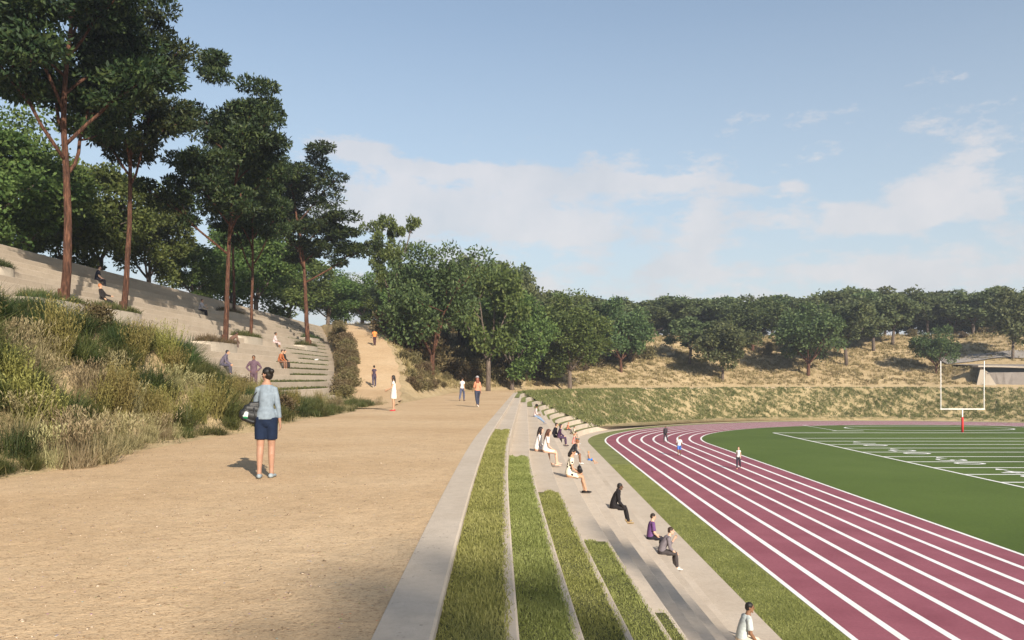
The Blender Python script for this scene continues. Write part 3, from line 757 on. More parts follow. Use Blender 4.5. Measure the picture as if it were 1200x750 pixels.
person('woman in pale pink clothes sitting on steps beside the planter', on_hill(311, 399), E, SIT, 1.68, True, BROWN, BLK, (.50, .42, .42), 1.5, (.42, .33, .33), 1.4, None, (.3, .2, .16), 'bun')
person('person in grey purple hoodie sitting low behind the grassy bank', on_hill(251, 428), E + 10, pose_of(SIT, lean=26), 1.74, False, TAN, (.012, .013, .02), (.10, .085, .115), 2, (.06, .055, .08), 2, None, (.05, .05, .05), hood=True)
yo = 42.5; xo = (294 - CU)/FOC*yo
j_, xf_, z_ = hill_step(xo)
person('heavy-set man in plum hoodie standing with hands on hips on hillside steps', (xf_ - .45, yo, z_), 190, pose_of(STAND, arms=((-8, 34, 20, -40), (-8, 34, 20, -40))), 1.80, False, BROWN, (.02, .014, .012), (.105, .065, .085), 2, (.09, .055, .07), 2, None, (.05, .04, .04), hood=True)
p = on_hill(331, 428)
person('man in black jacket sitting on steps next to a person in rust brown', p, E, pose_of(SIT, lean=14), 1.76, False, TAN, BLK, (.016, .014, .014), 2, (.022, .018, .016), 2, None, (.03, .02, .02))
person('person in rust brown jacket sitting on steps next to a man in black', (p[0] + .1, p[1] - 1.0, p[2]), E - 10, pose_of(SIT, lean=18), 1.72, False, TAN, (.02, .012, .01), (.30, .10, .04), 2, (.16, .085, .055), 2, None, (.08, .04, .03))
#PART3
# ------------------------------------------------------------------ foliage geometry
def rot_basis(n, rng, up_bias=.0):
    d = rng.normal(size=(n, 3)); d[:, 2] += up_bias; d /= np.linalg.norm(d, axis=1, keepdims=True)
    r = rng.normal(size=(n, 3)); s = np.cross(d, r); s /= np.linalg.norm(s, axis=1, keepdims=True)
    return d, s
def leaf_quads(C, d, s, L, W):
    """diamond-like bent leaves: C base, d direction, s side"""
    L = np.asarray(L)[:, None]; W = np.asarray(W)[:, None]
    nrm = np.cross(d, s)
    V = np.stack([C, C + d*L*.5 + s*W*.5 + nrm*L*.06, C + d*L - nrm*L*.10, C + d*L*.5 - s*W*.5 + nrm*L*.06], 1)
    n = len(C); F = np.arange(n*4).reshape(n, 4)
    return V.reshape(-1, 3), F
def blades(base, d, L, W, droop, rng, tipw=.25):
    """two-segment grass blades"""
    n = len(base); L = np.asarray(L)[:, None]; W = np.asarray(W)[:, None]
    az = rng.uniform(0, 2*np.pi, n); s = np.stack([np.cos(az), np.sin(az), np.zeros(n)], 1)
    out = d.copy(); out[:, 2] = 0
    mid = base + d*L*.55
    tip = base + d*L + out*L*.35*np.asarray(droop)[:, None] - np.array([0, 0, 1.])*L*np.asarray(droop)[:, None]*.35
    V = np.stack([base - s*W*.5, base + s*W*.5, mid + s*W*.42, mid - s*W*.42, tip + s*W*.5*tipw, tip - s*W*.5*tipw], 1).reshape(-1, 3)
    k = np.arange(n)[:, None]*6
    F = np.concatenate([k + np.array([[0, 1, 2, 3]]), k + np.array([[3, 2, 4, 5]])], 0)
    return V, F
def join(parts):
    Vs, Fs, b = [], [], 0
    for V, F in parts: Vs.append(V); Fs.append(F + b); b += len(V)
    return np.concatenate(Vs), np.concatenate(Fs)
def clump_dirs(n, rng, lean0, lean1):
    az = rng.uniform(0, 2*np.pi, n); ln = R(1)*rng.uniform(lean0, lean1, n)
    return np.stack([np.sin(ln)*np.cos(az), np.sin(ln)*np.sin(az), np.cos(ln)], 1)

# ------------------------------------------------------------------ trees
def limb(mb, p0, d, L, r0, r1, rng, wob=.12, n=6, up=.0, sides=8):
    pts = [Vector(p0)]; dd = Vector(d).normalized(); rad = [r0]
    for i in range(1, n + 1):
        dd = (dd + Vector((rng.normal()*wob, rng.normal()*wob, rng.normal()*wob*.5 + up))).normalized()
        pts.append(pts[-1] + dd*(L/n)); rad.append(r0 + (r1 - r0)*(i/n)**.8)
    V, F = tube_geo(pts, rad, sides, None, 'flat'); mb.add(V, F)
    return pts, rad, dd
def tall_tree(seed, height=20.0, fork=.36, crown_r=4.4, crown_h=.56, n_leaf=34000, lf=(.34, .13), pair=False):
    """tall clear red trunk, rising limbs, layered clumps of dark leaves"""
    rng = np.random.default_rng(seed); mb = MB()
    pts, rad, _ = limb(mb, (0, 0, -.6), (rng.normal()*.02, rng.normal()*.02, 1), height*.86, .225, .05, rng, .035, 16, .0, 10)
    mb.tube([(0, 0, -.5), (0, 0, .05), (0, 0, .7)], [.33, .28, .22], 10, None, 'flat')
    ends = []
    nl = 11
    a0 = rng.uniform(0, 6.28)
    for i in range(nl):
        f = fork + (.80 - fork)*(i/nl)**1.1; idx = f/.90*16; k = int(idx); q = idx - k
        p = pts[k].lerp(pts[min(k+1, 16)], q); r = (rad[k]*(1-q) + rad[min(k+1, 16)]*q)
        az = a0 + i*2.39996 + rng.normal()*.3
        L = crown_r*(1.15 - .45*(f - fork)/(.8 - fork))*rng.uniform(.8, 1.1)
        slope = rng.uniform(.75, 1.15)
        lp, lr, ld = limb(mb, p, (math.cos(az), math.sin(az), slope), L, r*.66, .06, rng, .09, 6, .05, 7)
        ends.append((lp[-1], 1.0)); ends.append((lp[4], .8))
        for m in range(3):
            b0 = lp[3 + m]; az2 = az + rng.uniform(-1.2, 1.2)
            sp, _, _ = limb(mb, b0, (math.cos(az2), math.sin(az2), rng.uniform(.25, .9)), L*rng.uniform(.35, .6), .062, .02, rng, .14, 4, .03, 5)
            ends.append((sp[-1], .9))
    top = pts[-1]; ends += [(top, 1.0), (pts[-2], 1.0), (pts[-3], .9)]
    zc = height*(1 - crown_h/2)*.985; rz = height*crown_h/2
    while len(ends) < 80:
        zz = rng.choice([-.78, -.42, -.05, .30, .62, .90]) + rng.normal()*.07; az = rng.uniform(0, 6.28)
        wid = (1 - min(1, abs(zz))**3.2)**.5*(1.0 if zz > -.4 else .82); q = crown_r*wid*rng.uniform(.15, 1)**.5*(1 + .15*math.sin(2*az + seed + zz*4))
        ends.append((Vector((q*math.cos(az), q*math.sin(az), zc + zz*rz)), rng.uniform(.7, 1.05)))
    per = n_leaf//len(ends); parts = []
    for c, sc in ends:
        R0 = rng.uniform(.75, 1.3)*sc; n = int(per*sc*rng.uniform(.75, 1.25))
        v = rng.normal(size=(n, 3)); v /= np.linalg.norm(v, axis=1, keepdims=True); rr_ = rng.uniform(.25, 1, n)**.5
        C = np.array(c) + v*rr_[:, None]*np.array([R0*1.25, R0*1.25, R0*.44]) + rng.normal(size=(n, 3))*.06
        d, s = rot_basis(n, rng); d = d*.8 + v*.7; d[:, 2] += .1; d /= np.linalg.norm(d, axis=1, keepdims=True)
        s = np.cross(d, rng.normal(size=(n, 3))); s /= np.linalg.norm(s, axis=1, keepdims=True)
        parts.append(leaf_quads(C, d, s, rng.uniform(.7, 1.2, n)*lf[0], rng.uniform(.8, 1.2, n)*lf[1]))
    V, F = join(parts)
    tm = mb.mesh('trunk'); smoothmesh(tm)
    return tm, mesh_quads('crown', V, F)
def dome_tree(seed, height=12.0, width=11.0, bole=.16, n_leaf=14000, lf=(.34, .17), stems=5, skirt=.25, lumps=46, airy=False):
    """broad tree: forking stems under an uneven dome of leaf clumps"""
    rng = np.random.default_rng(seed); mb = MB()
    r0 = height*.017
    zb = height*bole
    limb(mb, (0, 0, -.6), (0, 0, 1), zb + .75, r0*1.25, r0, rng, .02, 3, 0, 9)
    ends = []; a0 = rng.uniform(0, 6.28)
    zc0 = height*skirt; RX_, RZ_ = width/2, (height - zc0)/2; zc = zc0 + RZ_
    for i in range(stems):
        az = a0 + i*6.283/stems + rng.normal()*.25; sl = rng.uniform(.9, 2.2)
        lp, lr, ld = limb(mb, (0, 0, zb*.92), (math.cos(az), math.sin(az), sl), height*rng.uniform(.42, .62), r0*.62, r0*.16, rng, .10, 7, .03, 7)
        for m in range(5):
            az2 = rng.uniform(0, 6.28)
            sp, _, _ = limb(mb, lp[2 + m], (math.cos(az2), math.sin(az2), rng.uniform(.2, 1.1)), height*rng.uniform(.12, .26), r0*.22, .02, rng, .16, 4, .02, 5)
            ends.append(sp[-1])
        ends.append(lp[-1])
    while len(ends) < lumps:
        v = rng.normal(size=3); v /= np.linalg.norm(v)
        rad_ = rng.uniform(.55, 1.0)*(1 + .10*math.sin(3*math.atan2(v[1], v[0]) + seed))
        ends.append(Vector((v[0]*RX_*.86*rad_, v[1]*RX_*.86*rad_, zc + v[2]*RZ_*.86*rad_)))
    per = n_leaf//len(ends); parts = []
    for c in ends:
        R0 = width*rng.uniform(.085, .155)*(.85 if airy else 1); n = int(per*rng.uniform(.6, 1.4))
        v = rng.normal(size=(n, 3)); v /= np.linalg.norm(v, axis=1, keepdims=True); rr_ = rng.uniform(.2, 1, n)**.45
        C = np.array(c) + v*rr_[:, None]*np.array([R0, R0, R0*.8]) + rng.normal(size=(n, 3))*R0*.12
        d = rng.normal(size=(n, 3))*.8 + v*.6; d /= np.linalg.norm(d, axis=1, keepdims=True)
        s = np.cross(d, rng.normal(size=(n, 3))); s /= np.linalg.norm(s, axis=1, keepdims=True)
        parts.append(leaf_quads(C, d, s, rng.uniform(.65, 1.25, n)*lf[0], rng.uniform(.8, 1.2, n)*lf[1]))
    V, F = join(parts)
    tm = mb.mesh('trunk'); smoothmesh(tm)
    return tm, mesh_quads('crown', V, F)
def place_tree(name, kit, bark, leafm, x, y, s=1.0, rz=0.0, label=None, group=None, z=None, sx=None):
    e = empty(name, (x, y, h1(x, y) if z is None else z), rz)
    e.scale = (sx or s, sx or s, s)
    tag(e, label, 'tree', group)
    a = obj('trunk', kit[0], bark, e); c = obj('crown', kit[1], leafm, e)
    return e

TALL = [tall_tree(3, 20, .34, 4.4, .58), tall_tree(8, 20, .42, 4.2, .55), tall_tree(21, 20, .36, 4.6, .56)]
tl = [ # photo base u, v, height, which mesh, turn, crown width, label
 (78, 362, 20.5, 0, 40, 1.0, 'tall red-barked tree at far left with forked limbs, cut by top of frame'),
 (148, 373, 18.8, 1, 200, .84, 'tall red-barked tree in planter behind two seated people, its top at the frame edge'),
 (258, 404, 18.6, 2, 310, .90, 'tall dark-crowned tree in the lowest planter, left of two close trunks'),
 (272, 369, 19.0, 1, 80, .70, 'tall dark tree with its slim trunk in the small upper planter high on the hillside'),
 (292, 398, 17.3, 0, 150, .74, 'tall tree with straight dark trunk beside the seated woman in pale pink'),
 (359, 407, 19.6, 2, 120, 1.14, 'tall flat-topped tree standing last towards the ramp with crown against the clouds')]
tall_spots = []
for u, v, hgt, kd, rz, wx, lab in tl:
    x, y = hit_seat(u, v); j, xf, z = hill_step(x)
    x = xf - SW*.5
    tall_spots.append((x, y, z, u))
    place_tree('tall_tree', TALL[kd], BARK, L_DARK, x, y, hgt/20.0, R(rz), lab, 'tall trees on the hillside seating', z + .12, hgt/20.0*wx)

OAK = dome_tree(5, 12, 11.5, .17, 12500, (.36, .17), 6, .26, 46)
OAKF = dome_tree(15, 12, 10.5, .16, 8000, (.50, .26), 6, .24, 44)
BROAD = [dome_tree(31, 12, 8.5, .22, 16000, (.32, .20), 4, .05, 58), dome_tree(32, 12, 9.5, .20, 16000, (.32, .20), 5, .04, 60)]
BROADF = [dome_tree(41, 12, 9.0, .30, 7000, (.55, .32), 4, .20, 40), dome_tree(42, 12, 8.0, .34, 6500, (.55, .32), 3, .26, 36), dome_tree(43, 12, 10.5, .26, 8000, (.55, .32), 5, .2, 44)]
AIRY = dome_tree(51, 12, 8.0, .22, 7500, (.34, .20), 4, .12, 46, True)
SLIM = dome_tree(61, 12, 5.2, .30, 9000, (.30, .17), 3, .22, 44, True)

def tree_by_photo(name, kit, bark, leafm, u, v_top, u_w, Y=None, vb=None, label=None, group=None, rz=0, nat=(12, 10)):
    """u of the trunk, top row, crown width in photo px; depth Y or base row vb on the slope"""
    if Y is None: x, Y = hit(u, vb, 60, 230)
    else: x = (u - CU)/FOC*Y
    z = h1(x, Y)
    top = CAMZ + (CV - v_top)/FOC*Y
    s = (top - z)/nat[0]*1.06; sx = (u_w*1.2/FOC*Y)/nat[1]
    return place_tree(name, kit, bark, leafm, x, Y, s, rz, label, group, z - .05, sx)
# behind the ridge of the hillside
left = [(-30, 120, 150, 53, 0, 'broad green tree at the left edge behind the seating ridge'),
 (30, 128, 125, 57, 1, 'big leafy green tree behind the ridge left of the first tall trunk'),
 (72, 205, 90, 62, 0, 'green tree behind the first tall red trunk, lower than its neighbours'),
 (117, 178, 105, 65, 0, 'leafy green tree with grey trunk showing above the ridge between the first two tall trunks'),
 (174, 215, 92, 74, 1, 'green tree with grey trunk on ridge just right of the second tall trunk'),
 (226, 276, 66, 84, 0, 'small round pale green tree on the ridge left of the close trunks'),
 (300, 246, 92, 100, 1, 'broad green tree behind the ridge among the close tall trunks'),
 (268, 285, 60, 96, 0, 'low green tree on the ridge behind the third tall trunk'),
 (338, 285, 90, 118, 0, 'rounded green tree behind the last tall trunk'),
 (384, 316, 80, 128, 1, 'green tree at the head of the ramp, left side'),
 (425, 325, 75, 150, 0, 'green tree closing the top of the ramp'),
 (405, 322, 60, 160, 1, 'far green tree seen over the crest of the ramp')]
for i, (u, vt, w, Y, k, lab) in enumerate(left):
    tree_by_photo('broadleaf_tree', BROAD[k], GREYBARK, L_GREEN, u, vt, w, Y, None, lab, 'green trees behind the hillside ridge', i*1.3, (12, 9))
# cluster right of the ramp
tree_by_photo('slim_tree', SLIM, GREYBARK, L_GREEN, 457, 244, 40, 96, None, 'slender upright tree with a pointed top beside the ramp', None, .4, (12, 5.4))
tree_by_photo('oak_tree', OAK, BARK, L_OAK, 506, 280, 126, None, 444, 'big dark oak with several spreading bare stems beside the ramp', None, 2.2, (12, 11.5))
tree_by_photo('airy_tree', AIRY, GREYBARK, L_GREEN, 572, 284, 84, 104, None, 'tall airy green tree just right of the big oak', None, .8, (12, 8))
mids = [(600, 326, 84, 116, 'L', 0, 'green tree with thin trunk right of the airy tree'), (575, 330, 74, 128, 'B', 1, 'dark olive tree filling the gap behind the airy tree'),
 (668, 344, 84, 126, 'L', 1, 'green tree with a bare trunk at the path edge near the end of the terrace'), (632, 336, 74, 140, 'B', 0, 'olive green tree in the middle of the wooded bank'),
 (655, 342, 70, 165, 'B', 2, 'green tree high on the wooded bank behind the path bend'), (478, 300, 70, 125, 'B', 2, 'green tree behind the slender upright tree'),
 (540, 312, 90, 135, 'L', 0, 'green tree behind the big oak'), (693, 346, 60, 178, 'B', 1, 'small green tree left of the round dark oak'), (610, 345, 60, 170, 'L', 1, 'far green tree on the crest behind the wooded bank')]
for i, (u, vt, w, Y, m, k, lab) in enumerate(mids):
    tree_by_photo('broadleaf_tree', BROAD[k % 2] if Y < 130 else BROADF[k], GREYBARK, L_GREEN if m == 'L' else L_BLUE, u, vt, w, Y, None, lab, 'trees on the wooded bank', i*.9, (12, 9))
# the far slope
slope = [(728, 436, 347, 68, 'oak_tree', OAKF, L_OAK, 'round dark oak on far slope, leftmost oak clear of the wood', 10.5),
 (808, 427, 372, 50, 'broadleaf_tree', BROADF[1], L_BLUE, 'bluish olive tree behind the bright green tree', 8),
 (847, 447, 376, 62, 'bright_tree', BROADF[2], L_GREEN, 'bright green low tree standing at the foot of the far slope', 10.5),
 (947, 440, 350, 76, 'oak_tree', OAKF, L_OAK, 'large dark oak at centre of far slope with spreading stems', 10.5),
 (992, 428, 352, 58, 'broadleaf_tree', BROADF[1], L_BLUE, 'olive tree with straight trunk right of the large dark oak', 8),
 (1024, 411, 343, 60, 'broadleaf_tree', BROADF[0], L_BLUE, 'olive tree with a bare trunk high on the far slope above the left goal upright', 9),
 (1046, 404, 348, 50, 'broadleaf_tree', BROADF[1], L_GREEN, 'green tree with stout trunk near the crest left of the small black oak', 8),
 (1097, 438, 380, 42, 'oak_tree', OAKF, L_DARK, 'small black-green oak right behind the goal posts', 10.5),
 (1187, 421, 338, 62, 'broadleaf_tree', BROADF[2], L_BLUE, 'olive tree standing above the tunnel mouth at right edge', 10.5),
 (882, 411, 342, 74, 'oak_tree', OAKF, L_OAK, 'dark oak with forked stems on the crest behind the bright green tree', 10.5)]
for i, (u, vb, vt, w, nm, kit, lm, lab, wn) in enumerate(slope):
    tree_by_photo(nm, kit, BARK if nm == 'oak_tree' else GREYBARK, lm, u, vt, w, None, vb, lab, 'trees on the far slope', i*1.1, (12, wn))
rngc = np.random.default_rng(5)
crest = [(700, 352, 54), (765, 353, 56), (787, 349, 52), (806, 344, 62), (838, 347, 58), (858, 350, 50), (905, 347, 54), (925, 345, 60), (968, 343, 58), (987, 333, 56), (1010, 343, 54),
         (1037, 344, 52), (1066, 335, 62), (1088, 345, 50), (1118, 341, 58), (1141, 336, 60), (1163, 342, 54), (1205, 336, 66), (1178, 337, 56), (1232, 340, 64), (745, 357, 50), (948, 350, 50), (722, 360, 48)]
for i, (u, vt, w) in enumerate(crest):
    m = [L_BLUE, L_GREEN, L_BLUE, L_OAK][i % 4]
    tree_by_photo('crest_tree', BROADF[i % 3], GREYBARK, m, u, vt, w*1.12, 188 + (i*7 % 5)*3.2, None, 'tree in the unbroken row of green trees along the far crest', 'trees along the far crest', i*.77, (12, 9.2))
for i, u in enumerate(range(690, 1260, 24)):
    tree_by_photo('crest_tree', BROADF[(i+1) % 3], GREYBARK, [L_BLUE, L_OAK][i % 2], u + rngc.uniform(-8, 8), rngc.uniform(352, 362), 62, 214 + rngc.uniform(0, 14), None, 'tree in the unbroken row of green trees along the far crest', 'trees along the far crest', i*.5, (12, 9.2))
# more of the wood on the bank right of the ramp
rngw = np.random.default_rng(44)
for i in range(15):
    u = 476 + 250*(i + rngw.uniform(-.3, .3))/15; Y = rngw.uniform(112, 178); x = (u - CU)/FOC*Y
    if float(dist(x, Y)) < D_PATH + 4: Y = 165; x = (u - CU)/FOC*Y
    vt = float(np.interp(u, [470, 500, 580, 605, 640, 690, 730], [318, 306, 300, 318, 338, 348, 354])) + rngw.uniform(-3, 16)
    tree_by_photo('broadleaf_tree', (BROAD[i % 2] if Y < 130 else BROADF[i % 3]), GREYBARK, (L_OAK, L_BLUE, L_GREEN)[i % 3], u, vt, rngw.uniform(52, 78), Y, None, 'tree among the dense green wood on the bank above the bend of the path', 'dense wood on the bank', i*.7, (12, 9))
# the tall tree behind the viewer, whose shade falls on the grass beds and the lower steps
cv = np.empty(len(TALL[1][1].vertices)*3); TALL[1][1].vertices.foreach_get('co', cv); cv = cv.reshape(-1, 3)*np.array([1.6, 1.6, 1.8])
sdx, sdy, cot = -.42, .9075, 1/math.tan(R(26))
par = np.percentile(cv[:, 0]*sdx + cv[:, 1]*sdy + (cv[:, 2] + 5.4 - 3.0)*cot, 96); prp = np.median(cv[:, 0]*sdy - cv[:, 1]*sdx)
pb, qb = 8.6 - par, 7.3 - prp
place_tree('tall_tree', TALL[1], BARK, L_DARK, pb*sdx + qb*sdy, pb*sdy - qb*sdx, 1.8, 0, 'tall tree behind the viewer whose shade falls across the grass beds', None, 5.4, 1.6)

# ------------------------------------------------------------------ shrubs and grasses
def shrub_kit(seed, n, r, hgt, lf):
    rng = np.random.default_rng(seed); parts = []
    for i in range(14):
        az, q = rng.uniform(0, 6.28), rng.uniform(0, .75)
        c = np.array([math.cos(az)*q*r, math.sin(az)*q*r, hgt*rng.uniform(.25, .72)]); m = n//14
        v = rng.normal(size=(m, 3)); v /= np.linalg.norm(v, axis=1, keepdims=True)
        C = c + v*(rng.uniform(.2, 1, m)**.5)[:, None]*np.array([r*.42, r*.42, hgt*.34]); C[:, 2] = np.maximum(C[:, 2], -.05)
        d = rng.normal(size=(m, 3))*.7 + v*.5 + np.array([0, 0, .35]); d /= np.linalg.norm(d, axis=1, keepdims=True)
        s = np.cross(d, rng.normal(size=(m, 3))); s /= np.linalg.norm(s, axis=1, keepdims=True)
        parts.append(leaf_quads(C, d, s, rng.uniform(.7, 1.3, m)*lf[0], rng.uniform(.8, 1.2, m)*lf[1]))
    V, F = join(parts); return mesh_quads('shrub', V, F)
def grass_kit(seed, n, r, L, W, lean, droop, heads=0):
    rng = np.random.default_rng(seed)
    q = rng.uniform(0, 1, n)**.5*r; az = rng.uniform(0, 6.28, n)
    base = np.stack([q*np.cos(az), q*np.sin(az), np.full(n, -.08)], 1)
    d = clump_dirs(n, rng, *lean)
    parts = [blades(base, d, rng.uniform(.55, 1.1, n)*L, rng.uniform(.7, 1.2, n)*W, rng.uniform(*droop, n), rng)]
    if heads:
        m = heads; q = rng.uniform(0, 1, m)**.5*r; az = rng.uniform(0, 6.28, m)
        base = np.stack([q*np.cos(az), q*np.sin(az), np.zeros(m)], 1); d = clump_dirs(m, rng, 3, 26); LL = rng.uniform(.75, 1.2, m)*L
        parts.append(blades(base, d, LL, np.full(m, W*.5), np.full(m, .15), rng))
        tip = base + d*LL[:, None]*.9
        for a in range(5):
            C = tip + d*LL[:, None]*(.045*a) ; dd = d + rng.normal(size=(m, 3))*.35; dd /= np.linalg.norm(dd, axis=1, keepdims=True)
            s = np.cross(dd, rng.normal(size=(m, 3))); s /= np.linalg.norm(s, axis=1, keepdims=True)
            parts.append(leaf_quads(C, dd, s, np.full(m, .075), np.full(m, .017)))
    V, F = join(parts); return mesh_quads('grass', V, F)
def stem_kit(seed, n, r, L):
    """upright many-stemmed shrub with small leaves up each stem"""
    rng = np.random.default_rng(seed)
    q = rng.uniform(0, 1, n)**.5*r*.35; az = rng.uniform(0, 6.28, n)
    base = np.stack([q*np.cos(az), q*np.sin(az), np.full(n, -.05)], 1); d = clump_dirs(n, rng, 1, 27)
    LL = rng.uniform(.6, 1.1, n)*L
    parts = [blades(base, d, LL, np.full(n, .014), np.full(n, .1), rng)]
    for a in np.linspace(.22, 1.0, 22):
        C = base + d*(LL*a)[:, None]; dd = d*.9 + rng.normal(size=(n, 3))*.5; dd /= np.linalg.norm(dd, axis=1, keepdims=True)
        s = np.cross(dd, rng.normal(size=(n, 3))); s /= np.linalg.norm(s, axis=1, keepdims=True)
        parts.append(leaf_quads(C, dd, s, rng.uniform(.045, .085, n), rng.uniform(.013, .026, n)))
    V, F = join(parts); return mesh_quads('stems', V, F)
GK = [grass_kit(1, 520, .30, 1.05, .016, (4, 62), (.2, 1.0)), grass_kit(2, 480, .34, .9, .016, (4, 70), (.3, 1.1))]
DK = [grass_kit(3, 720, .36, .95, .014, (2, 66), (.1, .8)), grass_kit(4, 760, .42, .80, .012, (2, 72), (.1, .9))]
SK = [grass_kit(5, 260, .26, .72, .012, (2, 50), (.1, .7), 90), grass_kit(6, 260, .30, .62, .010, (4, 58), (.2, .8), 90)]
YK = [stem_kit(7, 95, .75, 1.30), stem_kit(8, 80, .65, 1.12)]
WK = [shrub_kit(9, 1500, .7, .95, (.13, .035)), grass_kit(10, 420, .34, .85, .014, (4, 60), (.2, .9))]

kinds = {'green': ('green_grass', GK, G_GREEN, 'arching green grass tuft on planted bank beside the sand path', 'green grass tufts on the bank'),
         'deep': ('dark_grass', DK, G_DEEP, 'dense dark green plant on the planted bank beside the sand path', 'dark green plants on the bank'),
         'straw': ('feather_grass', SK, G_STRAW, 'pale feathery grass tuft on planted bank beside the sand path', 'pale feathery grasses on the bank'),
         'yellow': ('yellow_shrub', YK, G_YEL, 'upright yellow green shrub on planted bank beside the sand path', 'yellow shrubs on the bank'),
         'brown': ('brown_shrub', WK, G_BROWN, 'brownish low shrub on planted bank beside the sand path', 'brown shrubs on the bank')}
rngb = np.random.default_rng(77)
def put_plant(kind, x, y, s, label=None):
    nm, kits, m, lab, grp = kinds[kind]
    o = obj(nm, kits[int(rngb.integers(len(kits)))], m, None, (x, y, h1(x, y) - .02), float(rngb.uniform(0, 6.28)))
    o.scale = (s*rngb.uniform(.9, 1.15), s*rngb.uniform(.9, 1.15), s*rngb.uniform(.88, 1.12))
    tag(o, label or lab, 'plant', grp)
taken = []
ylab = {0: 'biggest bright yellow green shrub standing at left on upper bank', 1: 'yellow green shrub on the bank crest in front of the second tall trunk'}
for q, (u, v, s) in enumerate([(68, 424, 1.25), (160, 425, 1.15), (196, 425, 1.0), (205, 440, .9), (138, 490, 1.1), (118, 492, 1.0), (172, 490, .9), (252, 488, 1.0), (232, 495, .85), (30, 500, 1.1), (55, 512, .9), (10, 470, .9), (275, 470, .8), (345, 482, .75), (320, 476, .7), (190, 500, .85)]):
    x, y = hit(u, v, 9, 60); put_plant('yellow', x, y, s, ylab.get(q)); taken.append((x, y))
for u, v, s in [(115, 545, 1.05), (90, 550, 1.0), (135, 533, 1.0), (150, 526, .9), (60, 545, 1.0), (20, 505, 1.0), (35, 420, 1.0), (15, 440, 1.0), (230, 470, .9), (205, 455, .9), (110, 530, .9), (75, 530, .9), (100, 470, 1), (10, 420, 1.0), (48, 455, .9)]:
    x, y = hit(u, v, 9, 60); put_plant('straw', x, y, s*1.05); taken.append((x, y))
cnt = {k: 0 for k in kinds}
tries = 0
while sum(cnt.values()) < 400 and tries < 9000:
    tries += 1
    y = 9.5 + rngb.uniform(0, 1)**1.25*39; x = rngb.uniform(-14.5, -8.25)
    foot = -8.45 + .35*math.sin(y*.55) + .2*math.sin(y*1.3 + 1)
    if x > foot - .18 or (y > 40 and x < -11.2): continue
    mind = .40 if y < 28 else .55
    if any((x-a)**2 + (y-b_)**2 < mind**2 for a, b_ in taken): continue
    nz = math.sin(x*1.1 + y*.6) + math.sin(y*.9 - x*.7 + 2) + rngb.normal()*.6
    up = (foot - x)/3.8
    if up < .16: kind = 'straw' if nz > 1.0 else 'green'
    elif up > .75: kind = 'deep' if nz < .55 else ('brown' if nz < 1.3 else 'green')
    else: kind = 'green' if nz < .1 else 'deep' if nz < .7 else 'straw' if nz < 1.25 else 'yellow' if nz < 1.7 else 'brown'
    s = rngb.uniform(.66, 1.05)*(.62 if up < .1 else 1.0)*(1 if y < 36 else .78)
    if kind == 'yellow' : s *= .82
    put_plant(kind, x, y, s); taken.append((x, y)); cnt[kind] += 1
print('bank plants', cnt)
# low grass that closes the ground between them
n = 26000
y = 9 + rngb.uniform(0, 1, n)**1.5*41; x = rngb.uniform(-15, -8.3, n)
foot = -8.45 + .35*np.sin(y*.55) + .2*np.sin(y*1.3 + 1); keep = (x < foot + .10*rngb.normal(size=n) - .02) & ~((y > 42) & (x < -11)); x, y = x[keep], y[keep]; n = len(x)
base = np.stack([x, y, H(x, y) - .03], 1)
V, F = blades(base, clump_dirs(n, rngb, 3, 50), rngb.uniform(.12, .42, n), rngb.uniform(.010, .02, n), rngb.uniform(0, .8, n), rngb)
tag(obj('bank_grass', mesh_quads('bank_grass', V, F), mat_leaf('low_bank_grass', (.05, .055, .018), (.13, .115, .05), (.30, .235, .13), .9, .25, 0)), kind='stuff')

# grass beds on the upper steps
def step_polar(k, f, y):  # point on tread k, f across from back 0 to front 1
    back = D_CURB if k == 0 else row_front_d(k-1); d = back + (row_front_d(k) - back)*f
    return d
bed_ends = [26.3, 22.2, 18.9, 15.9, 12.9]
bed_lab = ['longest grass bed on the terraces, directly below the kerb of the sand path', 'second grass bed from the kerb, between two concrete edges', 'third grass bed from the kerb, shaded near the bottom of the frame', 'fourth grass bed from the kerb, a short wedge with dark shade', 'lowest and shortest grass bed of the terraces, almost all in shade']
rngl = np.random.default_rng(9)
for k, ye in enumerate(bed_ends):
    back = D_CURB if k == 0 else row_front_d(k-1); front = row_front_d(k) + .10
    ys = np.linspace(-6, ye - .2, 40); b = MB(); z = row_z(k) + .035
    b.sheet([(float(warp(AX - back, y, back)) + .004, float(y), z) for y in ys], [(float(warp(AX - front, y, front)), float(y), z) for y in ys])
    e = empty('grass_bed', (float(warp(AX - back, 10, back)), 10, z)); tag(e, bed_lab[k], 'grass bed', 'grass beds in the steps')
    off = Matrix.Translation((-e.location.x, -10, -z))
    me = b.mesh('soil'); me.transform(off); obj('soil', me, BEDSOIL, e)
    n = 95000 if k < 2 else 70000 if k < 4 else 30000
    y = 3.6 + (ye - 3.6)*rngl.uniform(0, 1, n)**1.7; f = rngl.uniform(0, 1, n)
    d = back + (front - back)*f
    edge = ye + .3*np.sin(f*9 + k) ; keep = y < edge - .25*np.abs(rngl.normal(size=n)); y, d, f = y[keep], d[keep], f[keep]; n = len(y)
    x = warp(AX - d, y, d) + .03*rngl.normal(size=n)*(f > .85)
    thin = np.clip(.55 + .5*np.sin(x*5 + y*2.1)*np.sin(y*1.7 - x*3) + .3*rngl.normal(size=n), .3, 1.3)
    base = np.stack([x, y, np.full(n, z - .01)], 1)
    V, F = blades(base, clump_dirs(n, rngl, 2, 60), (.018 + .032*thin)*rngl.uniform(.6, 1.3, n), (.0035 + .00045*y)*rngl.uniform(.8, 1.3, n), rngl.uniform(0, .9, n), rngl)
    me = mesh_quads('lawn', V, F); me.transform(off); obj('lawn', me, G_LAWN, e)
